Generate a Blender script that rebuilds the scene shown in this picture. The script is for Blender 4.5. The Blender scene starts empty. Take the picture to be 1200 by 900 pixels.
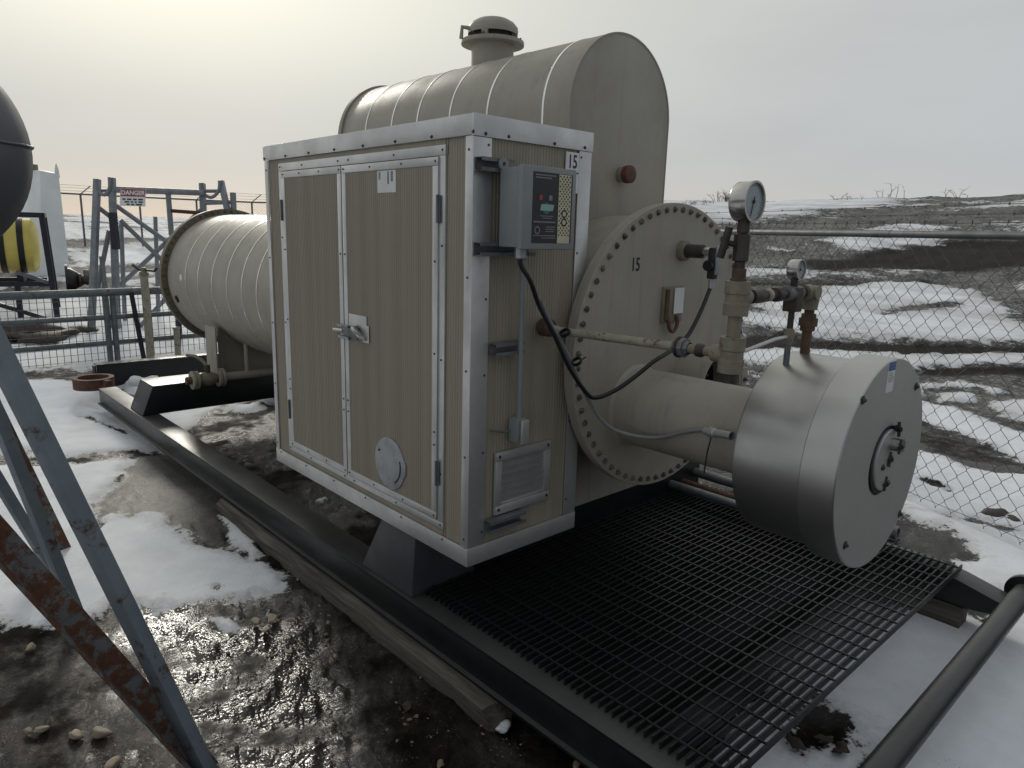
import bpy, bmesh, math, random
import numpy as np
from mathutils import Vector, Matrix
random.seed(5)
rng = np.random.default_rng(7)
S = bpy.context.scene
COL = S.collection

# ---------------------------------------------------------------- camera
cam_d = bpy.data.cameras.new('camera')
cam = bpy.data.objects.new('camera', cam_d)
COL.objects.link(cam)
_r, _u, _f = Vector((0.675385, 0.736964, 0.027181)), Vector((-0.171607, 0.121209, 0.977681)), Vector((-0.717221, 0.664975, -0.208331))
cam.matrix_world = Matrix(((_r.x, _u.x, -_f.x, 0), (_r.y, _u.y, -_f.y, 0), (_r.z, _u.z, -_f.z, 0), (0, 0, 0, 1)))
cam.location = (2.025,-1.662,1.296)
cam_d.sensor_width = 36
cam_d.lens = 24.9725
cam_d.clip_start = 0.02
cam_d.clip_end = 2000
S.camera = cam

# ---------------------------------------------------------------- light
SUN_AZ = Vector((-0.955, 0.296, 0)).normalized()
SUN_EL = math.radians(23)
SUN = Vector((SUN_AZ.x * math.cos(SUN_EL), SUN_AZ.y * math.cos(SUN_EL), math.sin(SUN_EL)))
sd = bpy.data.lights.new('sun', 'SUN')
sd.energy = 1.5
sd.angle = math.radians(10)
sd.color = (1.0, 0.95, 0.85)
so = bpy.data.objects.new('sun', sd)
COL.objects.link(so)
so.rotation_euler = SUN.to_track_quat('Z', 'Y').to_euler()

W = bpy.data.worlds.new('World')
S.world = W
W.use_nodes = True
nt = W.node_tree
nt.nodes.clear()


def nd(nt, t, **kw):
    n = nt.nodes.new(t)
    for k, v in kw.items():
        if k.startswith('_'):
            setattr(n, k[1:], v)
        else:
            n.inputs[k.replace('__', ' ') if not k.isdigit() else int(k)].default_value = v
    return n


def lk(nt, a, b):
    nt.links.new(a, b)


def mth(nt, op, a, b=None, c=None, clamp=False):
    n = nt.nodes.new('ShaderNodeMath')
    n.operation = op
    n.use_clamp = clamp
    for i, x in enumerate((a, b, c)):
        if x is None:
            continue
        if isinstance(x, (int, float)):
            n.inputs[i].default_value = x
        else:
            nt.links.new(x, n.inputs[i])
    return n.outputs[0]


def mixc(nt, fac, a, b, mode='MIX'):
    n = nt.nodes.new('ShaderNodeMix')
    n.data_type = 'RGBA'
    n.blend_type = mode
    n.clamp_factor = True
    for i, x in ((0, fac), (6, a), (7, b)):
        if isinstance(x, (int, float)):
            n.inputs[i].default_value = x
        elif isinstance(x, tuple):
            n.inputs[i].default_value = x if len(x) == 4 else x + (1,)
        else:
            nt.links.new(x, n.inputs[i])
    return n.outputs[2]


def mapr(nt, x, a, b, c=0.0, d=1.0, smooth=True):
    n = nt.nodes.new('ShaderNodeMapRange')
    n.interpolation_type = 'SMOOTHSTEP' if smooth else 'LINEAR'
    nt.links.new(x, n.inputs[0])
    for i, v in enumerate((a, b, c, d)):
        n.inputs[i + 1].default_value = v
    return n.outputs[0]


tc = nd(nt, 'ShaderNodeTexCoord')
dv = tc.outputs['Generated']
sky = nt.nodes.new('ShaderNodeTexSky')
sky.sky_type = 'NISHITA'
sky.sun_disc = False
sky.sun_elevation = SUN_EL
sky.sun_rotation = math.atan2(SUN.x, SUN.y)
dotn = nd(nt, 'ShaderNodeVectorMath', _operation='DOT_PRODUCT')
lk(nt, dv, dotn.inputs[0])
dotn.inputs[1].default_value = SUN
dsun = dotn.outputs['Value']
sep = nd(nt, 'ShaderNodeSeparateXYZ')
lk(nt, dv, sep.inputs[0])
zz = sep.outputs[2]
# high thin cloud deck, streaky towards the horizon
mp = nd(nt, 'ShaderNodeMapping')
mp.inputs['Scale'].default_value = (1.0, 1.0, 4.0)
lk(nt, dv, mp.inputs[0])
cn = nd(nt, 'ShaderNodeTexNoise', Scale=1.6, Detail=5.0, Roughness=0.5)
lk(nt, mp.outputs[0], cn.inputs['Vector'])
cl = mapr(nt, cn.outputs['Fac'], 0.3, 0.7)
glow = mth(nt, 'POWER', mth(nt, 'MULTIPLY_ADD', dsun, 0.5, 0.5, clamp=True), 7.0)
core = mth(nt, 'POWER', mth(nt, 'MAXIMUM', dsun, 0.0), 16.0)
base = mixc(nt, cl, (0.425, 0.450, 0.472), (0.525, 0.545, 0.565))
base = mixc(nt, mapr(nt, dsun, -0.95, -0.1), mixc(nt, 1.0, base, (0.42, 0.43, 0.46), 'MULTIPLY'), base)
glow = mth(nt, 'MULTIPLY', glow, mapr(nt, zz, 0.02, 0.26, 0.25, 1.0))
core = mth(nt, 'MULTIPLY', core, mapr(nt, zz, 0.12, 0.30, 0.1, 1.0))
c1 = mixc(nt, mth(nt, 'MULTIPLY', glow, 0.9, clamp=True), base, (0.80, 0.79, 0.695))
c2 = mixc(nt, mth(nt, 'MULTIPLY', core, 0.9, clamp=True), c1, (1.12, 1.09, 0.93))
# pale band over the horizon, warm towards the sun
band = mth(nt, 'POWER', mth(nt, 'SUBTRACT', 1.0, mth(nt, 'ABSOLUTE', zz), clamp=True), 22.0)
hz = mixc(nt, mapr(nt, dsun, 0.3, 0.9), (0.64, 0.66, 0.675), (0.82, 0.70, 0.575))
hz = mixc(nt, mapr(nt, dsun, -0.95, -0.1), (0.36, 0.375, 0.40), hz)
c3 = mixc(nt, mth(nt, 'MULTIPLY', band, 0.9, clamp=True), c2, hz)
bg_sky = nd(nt, 'ShaderNodeBackground', Strength=0.06)
lk(nt, sky.outputs[0], bg_sky.inputs['Color'])
bg_cl = nd(nt, 'ShaderNodeBackground', Strength=1.0)
lk(nt, c3, bg_cl.inputs['Color'])
mxs = nd(nt, 'ShaderNodeMixShader')
mxs.inputs[0].default_value = 0.93
lk(nt, bg_sky.outputs[0], mxs.inputs[1])
lk(nt, bg_cl.outputs[0], mxs.inputs[2])
wo = nd(nt, 'ShaderNodeOutputWorld')
lk(nt, mxs.outputs[0], wo.inputs[0])

vs = S.view_settings
vs.view_transform = 'Standard'
vs.look = 'None'
vs.exposure = 0.0
vs.gamma = 1.0
S.cycles.max_bounces = 6

# ---------------------------------------------------------------- terrain
#TERRAIN_BEGIN
G = -0.56
CX, CY = 2.02, -1.66


def _hash(ix, iy, seed):
    n = (ix * 374761393 + iy * 668265263 + seed * 974711) & 0xffffffff
    n = ((n ^ (n >> 13)) * 1274126177) & 0xffffffff
    n = n ^ (n >> 16)
    return (n & 0xffff) / 65535.0


def vnoise(x, y, seed=0):
    x = np.asarray(x, float)
    y = np.asarray(y, float)
    ix = np.floor(x).astype(np.int64)
    iy = np.floor(y).astype(np.int64)
    fx = x - ix
    fy = y - iy
    fx = fx * fx * fx * (fx * (fx * 6 - 15) + 10)
    fy = fy * fy * fy * (fy * (fy * 6 - 15) + 10)
    a = _hash(ix, iy, seed)
    b = _hash(ix + 1, iy, seed)
    c = _hash(ix, iy + 1, seed)
    d = _hash(ix + 1, iy + 1, seed)
    return (a + (b - a) * fx) * (1 - fy) + (c + (d - c) * fx) * fy


def fbm(x, y, seed=0, o=4):
    s = 0
    a = 0.5
    for i in range(o):
        s = s + a * vnoise(x * 2 ** i, y * 2 ** i, seed + i)
        a *= 0.5
    return s / (1 - 0.5 ** o)


def sst(x, a, b):
    t = np.clip((x - a) / (b - a), 0, 1)
    return t * t * (3 - 2 * t)


def terrain(x, y):
    """flat pad, rising beyond the fence to a long low hill (higher to the right)"""
    dx, dy = x - CX, y - CY
    d = np.hypot(dx, dy)
    az = np.degrees(np.arctan2(0.680 * dx + 0.733 * dy, -0.733 * dx + 0.680 * dy))
    w = sst(az, -20, 12) * (1 - sst(az, 75, 130))
    D = 60 + (40 - 60) * w
    zc = 1.62 + (3.10 - 1.62) * w + w * np.clip(az - 16, 0, 30) * 0.022
    t = np.clip((d - 7.5) / (D - 7.5), 0, 1)
    h = G + (zc - G) * (0.25 * t + 0.75 * t * t * (3 - 2 * t))
    h = h + 0.15 * w * sst(d, 10, 20) * (1 - t) * (fbm(x * 0.22, y * 0.22, 3, 3) - 0.5) * 2
    h = h - np.clip(d - D, 0, 400) * 0.02
    return np.maximum(h, G - 2)
#TERRAIN_END


# ---------------------------------------------------------------- materials
MATS = {}


def mat(name, c1, c2=None, rough=0.5, metal=0.0, nscale=6.0, rvar=0.15, bump=0.0, bscale=60.0, vary=0.0,
        stretch=(1, 1, 1), rust=0.0, rustscale=7.0, rustcol=(0.085, 0.038, 0.018), spec=0.5, streak=0.0, top_light=None, dust=0.0, dustcol=(0.2, 0.18, 0.15)):
    if name in MATS:
        return MATS[name]
    m = bpy.data.materials.new(name)
    m.use_nodes = True
    nt = m.node_tree
    b = nt.nodes['Principled BSDF']
    tc = nd(nt, 'ShaderNodeTexCoord')
    oi = nd(nt, 'ShaderNodeObjectInfo')
    off = nd(nt, 'ShaderNodeVectorMath', _operation='MULTIPLY_ADD')
    lk(nt, tc.outputs['Object'], off.inputs[0])
    off.inputs[1].default_value = (1, 1, 1)
    ov = nd(nt, 'ShaderNodeCombineXYZ')
    for i in range(3):
        lk(nt, mth(nt, 'MULTIPLY', oi.outputs['Random'], 17.0 + 5 * i), ov.inputs[i])
    lk(nt, ov.outputs[0], off.inputs[2])
    mp = nd(nt, 'ShaderNodeMapping')
    mp.inputs['Scale'].default_value = stretch
    lk(nt, off.outputs[0], mp.inputs[0])
    nz = nd(nt, 'ShaderNodeTexNoise', Scale=nscale, Detail=6.0, Roughness=0.62)
    lk(nt, mp.outputs[0], nz.inputs['Vector'])
    c2 = c2 or tuple(x * 0.8 for x in c1)
    f = mapr(nt, nz.outputs['Fac'], 0.32, 0.68)
    col = mixc(nt, f, c1, c2)
    r = mth(nt, 'MULTIPLY_ADD', nz.outputs['Fac'], 2 * rvar, rough - rvar, clamp=True)
    met = None
    if dust > 0:
        dn = nd(nt, 'ShaderNodeTexNoise', Scale=2.3, Detail=8.0, Roughness=0.7)
        lk(nt, off.outputs[0], dn.inputs['Vector'])
        df = mth(nt, 'MULTIPLY', mapr(nt, dn.outputs['Fac'], 0.42, 0.7), dust)
        col = mixc(nt, df, col, dustcol)
        r = mth(nt, 'MULTIPLY_ADD', df, 0.4, r, clamp=True)
    if top_light:  # paler tint on upward faces: light from above painted into the colour
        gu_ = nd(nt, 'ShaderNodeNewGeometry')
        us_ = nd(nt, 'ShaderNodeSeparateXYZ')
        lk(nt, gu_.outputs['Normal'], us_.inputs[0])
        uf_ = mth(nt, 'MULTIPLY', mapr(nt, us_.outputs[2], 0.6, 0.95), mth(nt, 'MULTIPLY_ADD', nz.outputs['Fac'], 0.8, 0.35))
        col = mixc(nt, uf_, col, top_light)
    if streak > 0:
        gp_ = nd(nt, 'ShaderNodeNewGeometry')
        sm_ = nd(nt, 'ShaderNodeMapping')
        sm_.inputs['Scale'].default_value = (11, 11, 0.7)
        lk(nt, gp_.outputs['Position'], sm_.inputs[0])
        sn = nd(nt, 'ShaderNodeTexNoise', Scale=1.6, Detail=7.0, Roughness=0.65)
        lk(nt, sm_.outputs[0], sn.inputs['Vector'])
        col = mixc(nt, mth(nt, 'MULTIPLY', mapr(nt, sn.outputs['Fac'], 0.52, 0.74), streak), col, tuple(x * 0.45 for x in c1))
    if rust > 0:
        rn = nd(nt, 'ShaderNodeTexNoise', Scale=rustscale, Detail=9.0, Roughness=0.72)
        lk(nt, off.outputs[0], rn.inputs['Vector'])
        rf = mapr(nt, rn.outputs['Fac'], 0.58 - 0.35 * rust, 0.70 - 0.35 * rust)
        rn2 = nd(nt, 'ShaderNodeTexNoise', Scale=rustscale * 5, Detail=5.0)
        lk(nt, off.outputs[0], rn2.inputs['Vector'])
        rc = mixc(nt, rn2.outputs['Fac'], tuple(x * 0.45 for x in rustcol), tuple(x * 1.7 for x in rustcol))
        col = mixc(nt, rf, col, rc)
        r = mth(nt, 'MULTIPLY_ADD', rf, 0.35, r, clamp=True)
        met = mth(nt, 'MULTIPLY', mth(nt, 'SUBTRACT', 1.0, rf), metal)
    if vary > 0:
        v = mth(nt, 'MULTIPLY_ADD', oi.outputs['Random'], 2 * vary, 1 - vary)
        vc = nd(nt, 'ShaderNodeCombineColor')
        for i in range(3):
            lk(nt, v, vc.inputs[i])
        col = mixc(nt, 1.0, col, vc.outputs[0], 'MULTIPLY')
    lk(nt, col, b.inputs['Base Color'])
    lk(nt, r, b.inputs['Roughness'])
    if met is not None:
        lk(nt, met, b.inputs['Metallic'])
    else:
        b.inputs['Metallic'].default_value = metal
    b.inputs['Specular IOR Level'].default_value = spec
    if bump > 0:
        bn = nd(nt, 'ShaderNodeTexNoise', Scale=bscale, Detail=4.0)
        lk(nt, mp.outputs[0], bn.inputs['Vector'])
        bp = nd(nt, 'ShaderNodeBump', Strength=bump, Distance=0.004)
        lk(nt, bn.outputs['Fac'], bp.inputs['Height'])
        lk(nt, bp.outputs[0], b.inputs['Normal'])
    MATS[name] = m
    return m


def M():
    pass


M.tan = mat('tan_paint', (0.385, 0.360, 0.305), (0.345, 0.323, 0.273), 0.5, nscale=3, bump=0.12, bscale=90, dust=0.45, dustcol=(0.29, 0.265, 0.22), spec=0.35, streak=0.35)
M.tan_band = mat('tan_paint_flange', (0.19, 0.17, 0.125), (0.15, 0.135, 0.095), 0.5, nscale=9, dust=0.5, dustcol=(0.14, 0.1, 0.06))
M.white_band = mat('white_strap', (0.88, 0.88, 0.86), rough=0.3, metal=0.75)
M.siding = None
M.alu = mat('trim_aluminium', (0.68, 0.685, 0.68), (0.55, 0.555, 0.55), 0.36, 0.68, nscale=5, rvar=0.12, bump=0.05, bscale=40, dust=0.25, dustcol=(0.42, 0.41, 0.39))
M.galv = mat('galvanised_steel', (0.42, 0.44, 0.46), (0.31, 0.33, 0.35), 0.45, 0.7, nscale=14, rvar=0.15, bump=0.05)
M.galv_dull = mat('weathered_galvanised', (0.19, 0.20, 0.21), (0.13, 0.14, 0.15), 0.55, 0.35, nscale=10, rust=0.03)
M.galv_rack = mat('rack_galvanised', (0.27, 0.29, 0.31), (0.20, 0.22, 0.24), 0.5, 0.4, nscale=10, rvar=0.15, bump=0.05)
M.dark_steel = mat('dark_steel', (0.05, 0.05, 0.052), (0.03, 0.03, 0.03), 0.5, 0.4, nscale=20, rust=0.15)
M.screw = mat('screw_steel', (0.10, 0.10, 0.10), rough=0.4, metal=0.7)
M.bolt = mat('painted_bolt', (0.17, 0.155, 0.125), (0.06, 0.05, 0.04), 0.5, nscale=30, vary=0.3)
M.skid = mat('skid_black_paint', (0.010, 0.012, 0.015), (0.006, 0.007, 0.008), 0.32, nscale=5, rvar=0.12, bump=0.2, bscale=50, dust=0.3, dustcol=(0.022, 0.021, 0.020), top_light=(0.066, 0.065, 0.063))  # upward faces painted paler, so the flange top looks lit over a dark web
M.skid_grey = mat('skid_lit_plate', (0.052, 0.060, 0.066), (0.036, 0.043, 0.048), 0.42, nscale=6, bump=0.2, dust=0.4, dustcol=(0.05, 0.048, 0.045))  # lit copy of the skid paint: brightness of the near beam end put into colour
M.grate = mat('grating_steel', (0.010, 0.011, 0.013), (0.006, 0.0065, 0.007), 0.5, 0.0, nscale=12, vary=0.25, dust=0.15, dustcol=(0.024, 0.022, 0.02))
M.drum = None
M.box = mat('enclosure_grey', (0.255, 0.275, 0.285), (0.22, 0.24, 0.25), 0.45, nscale=4, bump=0.06, bscale=120)
M.label_black = mat('label_black', (0.012, 0.013, 0.017), rough=0.28)
M.label_cream = mat('label_cream', (0.62, 0.58, 0.40), rough=0.4)
M.label_white = mat('label_white', (0.78, 0.79, 0.78), (0.70, 0.71, 0.70), 0.45)
M.label_pale = mat('label_print_grey', (0.22, 0.23, 0.24), rough=0.4)
M.label_green = mat('label_print_green', (0.02, 0.22, 0.16), rough=0.4)
M.label_mint = mat('label_print_mint', (0.30, 0.50, 0.44), rough=0.4)
M.label_red = mat('label_print_red', (0.35, 0.045, 0.06), rough=0.4)
M.label_blue = mat('label_print_blue', (0.05, 0.14, 0.36), rough=0.4)
M.ink = mat('black_ink', (0.012, 0.012, 0.012), rough=0.5)
M.rubber = mat('black_cable', (0.014, 0.014, 0.017), rough=0.42)
M.grey_cable = mat('grey_flex', (0.24, 0.245, 0.25), rough=0.5, bump=0.2, bscale=200)
M.rusty = mat('rusty_steel', (0.115, 0.05, 0.026), (0.06, 0.028, 0.018), 0.75, nscale=18, bump=0.4, bscale=60)
M.rust_red = mat('rusty_red_plug', (0.16, 0.055, 0.04), (0.09, 0.035, 0.025), 0.6, nscale=20)
M.rust_orange = mat('rusty_orange', (0.115, 0.070, 0.040), (0.07, 0.043, 0.028), 0.7, nscale=20)
M.cream = mat('cream_pipe_paint', (0.34, 0.32, 0.255), (0.27, 0.25, 0.195), 0.45, nscale=14, rust=0.14, rustscale=22)
M.beige = mat('beige_fitting', (0.235, 0.215, 0.158), (0.18, 0.162, 0.118), 0.55, nscale=14, rust=0.08, rustscale=25, rustcol=(0.16, 0.085, 0.04))
M.brown_fit = mat('dark_brown_fitting', (0.07, 0.06, 0.052), (0.04, 0.033, 0.03), 0.5, 0.3, nscale=25, rust=0.1)
M.chrome = mat('gauge_steel', (0.50, 0.49, 0.47), (0.36, 0.35, 0.33), 0.25, 0.9, nscale=8)
M.dial = mat('gauge_dial', (0.36, 0.42, 0.45), rough=0.3)
M.timber = mat('weathered_timber', (0.125, 0.108, 0.088), (0.048, 0.04, 0.032), 0.8, nscale=5, stretch=(0.6, 9, 9), bump=0.6, bscale=14)
M.vessel = mat('charcoal_vessel', (0.105, 0.109, 0.122), (0.078, 0.082, 0.094), 0.42, nscale=4, bump=0.1, bscale=80, dust=0.2, dustcol=(0.09, 0.09, 0.09))
M.blue_rust = mat('blue_grey_paint', (0.21, 0.25, 0.28), (0.16, 0.195, 0.225), 0.5, nscale=7, rust=0.10, rustscale=9, bump=0.15)
M.blue_rust2 = mat('blue_grey_rusted', (0.17, 0.185, 0.19), (0.11, 0.125, 0.13), 0.55, nscale=7, rust=0.46, rustscale=16, rustcol=(0.105, 0.047, 0.028), bump=0.4)
M.navy = mat('dark_blue_steel', (0.020, 0.022, 0.034), rough=0.5, nscale=7)
M.yellow = mat('yellow_poly_tank', (0.80, 0.66, 0.16), (0.68, 0.55, 0.13), 0.45, nscale=3)
M.white = mat('white_fibreglass', (0.82, 0.85, 0.85), (0.74, 0.77, 0.77), 0.5, nscale=2, dust=0.2, dustcol=(0.6, 0.6, 0.58))
M.rail = mat('gate_grey_paint', (0.155, 0.18, 0.19), (0.10, 0.12, 0.125), 0.5, 0.2, nscale=8, rust=0.1)
M.wire = mat('fence_wire', (0.15, 0.155, 0.16), (0.10, 0.10, 0.105), 0.5, 0.5, nscale=4, vary=0.15)
M.mesh_wire = mat('mesh_wire', (0.07, 0.08, 0.085), rough=0.55, metal=0.3)
M.stone = mat('river_stone', (0.22, 0.165, 0.11), (0.30, 0.245, 0.18), 0.6, nscale=9, vary=0.35, bump=0.3)
M.snowlump = mat('snow_lump', (0.80, 0.82, 0.84), rough=0.7, bump=0.5, bscale=50)
M.weed = mat('dry_weed_stem', (0.10, 0.065, 0.04), rough=0.8, vary=0.3)
M.void = mat('void_black', (0.008, 0.008, 0.008), rough=0.9)  # near-black; on the nozzle disc it paints the shade of the recess
M.mudlump = mat('frozen_mud', (0.065, 0.05, 0.038), (0.035, 0.027, 0.022), 0.7, nscale=12, bump=0.8, bscale=20)


def siding_mat():
    """fluted tan panel: faint vertical streaks of lighter and darker paint"""
    m = bpy.data.materials.new('fluted_siding')
    m.use_nodes = True
    nt = m.node_tree
    b = nt.nodes['Principled BSDF']
    g = nd(nt, 'ShaderNodeNewGeometry')
    mp = nd(nt, 'ShaderNodeMapping')
    mp.inputs['Scale'].default_value = (1, 1, 0.012)
    lk(nt, g.outputs['Position'], mp.inputs[0])
    n1 = nd(nt, 'ShaderNodeTexNoise', Scale=17.0, Detail=3.0, Roughness=0.6)
    lk(nt, mp.outputs[0], n1.inputs['Vector'])
    n2 = nd(nt, 'ShaderNodeTexNoise', Scale=2.5, Detail=5.0, Roughness=0.6)
    lk(nt, g.outputs['Position'], n2.inputs['Vector'])
    c = mixc(nt, mapr(nt, n1.outputs['Fac'], 0.3, 0.7), (0.290, 0.254, 0.196), (0.340, 0.300, 0.235))
    c = mixc(nt, mth(nt, 'MULTIPLY', mapr(nt, n2.outputs['Fac'], 0.4, 0.75), 0.3), c, (0.315, 0.285, 0.23))
    lk(nt, c, b.inputs['Base Color'])
    b.inputs['Roughness'].default_value = 0.5
    b.inputs['Metallic'].default_value = 0.0
    return m


def drum_mat(name, radial):
    """brushed aluminium with faint handling marks"""
    m = bpy.data.materials.new(name)
    m.use_nodes = True
    nt = m.node_tree
    b = nt.nodes['Principled BSDF']
    tc = nd(nt, 'ShaderNodeTexCoord')
    mp = nd(nt, 'ShaderNodeMapping')
    mp.inputs['Scale'].default_value = (1.0, 1.0, 60.0) if radial else (90.0, 1.0, 1.0)
    lk(nt, tc.outputs['Object'], mp.inputs[0])
    n1 = nd(nt, 'ShaderNodeTexNoise', Scale=4.0, Detail=4.0, Roughness=0.6)
    lk(nt, mp.outputs[0], n1.inputs['Vector'])
    n2 = nd(nt, 'ShaderNodeTexNoise', Scale=7.0, Detail=6.0, Roughness=0.6)
    lk(nt, tc.outputs['Object'], n2.inputs['Vector'])
    c = mixc(nt, n2.outputs['Fac'], (0.53, 0.525, 0.51), (0.43, 0.425, 0.41))
    lk(nt, c, b.inputs['Base Color'])
    b.inputs['Metallic'].default_value = 0.55 if radial else 0.92
    r = mth(nt, 'MULTIPLY_ADD', n2.outputs['Fac'], 0.16, 0.34 if radial else 0.2)
    r = mth(nt, 'MULTIPLY_ADD', n1.outputs['Fac'], 0.15, r)
    lk(nt, r, b.inputs['Roughness'])
    bp = nd(nt, 'ShaderNodeBump', Strength=0.0 if radial else 0.05, Distance=0.002)
    lk(nt, n1.outputs['Fac'], bp.inputs['Height'])
    lk(nt, bp.outputs[0], b.inputs['Normal'])
    return m


M.siding = siding_mat()
M.drum = drum_mat('brushed_drum_side', False)
M.drum_face = drum_mat('brushed_drum_face', True)


# ---------------------------------------------------------------- mesh helpers
def V(*a):
    return Vector(a)


class MB:
    def __init__(self):
        self.v = []
        self.f = []

    def add(self, vs, fs):
        o = len(self.v)
        self.v += [tuple(p) for p in vs]
        self.f += [tuple(i + o for i in f) for f in fs]
        return self

    def box(self, x0, x1, y0, y1, z0, z1):
        vs = [(x, y, z) for x in (x0, x1) for y in (y0, y1) for z in (z0, z1)]
        return self.add(vs, [(0, 1, 3, 2), (4, 6, 7, 5), (0, 4, 5, 1), (2, 3, 7, 6), (0, 2, 6, 4), (1, 5, 7, 3)])

    def bar(self, a, b, w, h, up=(0, 0, 1)):
        a, b, up = Vector(a), Vector(b), Vector(up)
        t = (b - a).normalized()
        s = t.cross(up)
        if s.length < 1e-4:
            s = t.cross(Vector((1, 0, 0)))
        s.normalize()
        u = s.cross(t)
        vs = [p + s * (i * w / 2) + u * (j * h / 2) for p in (a, b) for i in (-1, 1) for j in (-1, 1)]
        return self.add(vs, [(0, 1, 3, 2), (4, 6, 7, 5), (0, 4, 5, 1), (2, 3, 7, 6), (0, 2, 6, 4), (1, 5, 7, 3)])

    def tube(self, pts, r, n=12, caps=True):
        pts = [Vector(p) for p in pts]
        rs = r if isinstance(r, (list, tuple)) else [r] * len(pts)
        t0 = (pts[1] - pts[0]).normalized()
        s = t0.orthogonal().normalized()
        vs = []
        for i, p in enumerate(pts):
            if i == 0:
                t = t0
            elif i == len(pts) - 1:
                t = (pts[i] - pts[i - 1]).normalized()
            else:
                t = ((pts[i + 1] - pts[i]).normalized() + (pts[i] - pts[i - 1]).normalized()).normalized()
            s = (s - t * s.dot(t)).normalized()
            u = t.cross(s)
            for k in range(n):
                a = 2 * math.pi * k / n
                vs.append(p + (s * math.cos(a) + u * math.sin(a)) * rs[i])
        fs = []
        for i in range(len(pts) - 1):
            for k in range(n):
                k2 = (k + 1) % n
                fs.append((i * n + k, i * n + k2, (i + 1) * n + k2, (i + 1) * n + k))
        if caps:
            fs.append(tuple(range(n - 1, -1, -1)))
            o = (len(pts) - 1) * n
            fs.append(tuple(range(o, o + n)))
        return self.add(vs, fs)

    def lathe(self, o, ax, prof, n=32, closed=False, a0=0.0, a1=2 * math.pi):
        """prof: list of (t along axis, radius)"""
        o, ax = Vector(o), Vector(ax).normalized()
        s = Vector((0, 0, 1)) if abs(ax.z) < 0.9 else Vector((1, 0, 0))
        s = (s - ax * s.dot(ax)).normalized()
        u = ax.cross(s)
        full = abs(a1 - a0 - 2 * math.pi) < 1e-6
        cnt = n if full else n + 1
        idx = []
        vs = []
        for t, r in prof:
            if r < 1e-6:
                idx.append([len(vs)] * cnt)
                vs.append(o + ax * t)
            else:
                row = []
                for k in range(cnt):
                    a = a0 + (a1 - a0) * k / n
                    row.append(len(vs))
                    vs.append(o + ax * t + (s * math.cos(a) + u * math.sin(a)) * r)
                idx.append(row)
        fs = []
        m = len(prof)
        for i in range(m if closed else m - 1):
            A, B = idx[i], idx[(i + 1) % m]
            for k in range(n):
                k2 = (k + 1) % cnt
                f = [A[k], A[k2], B[k2], B[k]]
                g = []
                for x in f:
                    if x not in g:
                        g.append(x)
                if len(g) > 2:
                    fs.append(tuple(g))
        return self.add(vs, fs)

    def cyl(self, a, b, r, n=24):
        a, b = Vector(a), Vector(b)
        L = (b - a).length
        return self.lathe(a, b - a, [(0, 0), (0, r), (L, r), (L, 0)], n)

    def ring(self, a, b, ro, ri, n=32):
        a, b = Vector(a), Vector(b)
        L = (b - a).length
        return self.lathe(a, b - a, [(0, ri), (0, ro), (L, ro), (L, ri)], n, closed=True)

    def prism(self, poly, o, ex, ey, ez, d):
        """poly in (ex, ey) from o, extruded by d along ez"""
        o, ex, ey, ez = Vector(o), Vector(ex), Vector(ey), Vector(ez)
        n = len(poly)
        vs = [o + ex * p[0] + ey * p[1] for p in poly] + [o + ex * p[0] + ey * p[1] + ez * d for p in poly]
        fs = [tuple(range(n - 1, -1, -1)), tuple(range(n, 2 * n))]
        fs += [(i, (i + 1) % n, n + (i + 1) % n, n + i) for i in range(n)]
        return self.add(vs, fs)

    def mesh(self, name, m, bevel=0.0, smooth=35, center=True, seg=2):
        v = np.array(self.v, float)
        c = (v.min(0) + v.max(0)) / 2 if center else np.zeros(3)
        me = bpy.data.meshes.new(name)
        me.from_pydata([tuple(p) for p in (v - c)], [], self.f)
        bm = bmesh.new()
        bm.from_mesh(me)
        bmesh.ops.recalc_face_normals(bm, faces=bm.faces)
        if bevel > 0:
            es = [e for e in bm.edges if len(e.link_faces) == 2 and e.calc_face_angle(0) > 0.6]
            bmesh.ops.bevel(bm, geom=es, offset=bevel, segments=seg, affect='EDGES', profile=0.6, clamp_overlap=True)
        bm.to_mesh(me)
        bm.free()
        me.materials.append(m)
        if smooth:
            me.polygons.foreach_set('use_smooth', [True] * len(me.polygons))
            me.set_sharp_from_angle(angle=math.radians(smooth))
        return me, Vector(c)


ORG = {}


def place(name, me, loc, parent=None, rot=None):
    o = bpy.data.objects.new(name, me)
    COL.objects.link(o)
    loc = Vector(loc)
    ORG[o] = loc
    if parent is not None:
        o.parent = parent
        o.location = loc - ORG[parent]
    else:
        o.location = loc
    if rot is not None:
        o.rotation_euler = rot
    return o


def part(name, mb, m, parent=None, bevel=0.0, smooth=35, label=None, seg=2):
    me, c = mb.mesh(name, m, bevel, smooth, seg=seg)
    o = place(name, me, c, parent)
    if label:
        o['label'] = label
    return o


def tag(o, label, cat, group=None):
    o['label'] = label
    o['category'] = cat
    if group:
        o['group'] = group
    return o


def thing(name, label, cat, loc=(0, 0, 0), group=None):
    o = bpy.data.objects.new(name, None)
    COL.objects.link(o)
    o.empty_display_size = 0.1
    o.location = loc
    ORG[o] = Vector(loc)
    return tag(o, label, cat, group)


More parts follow.
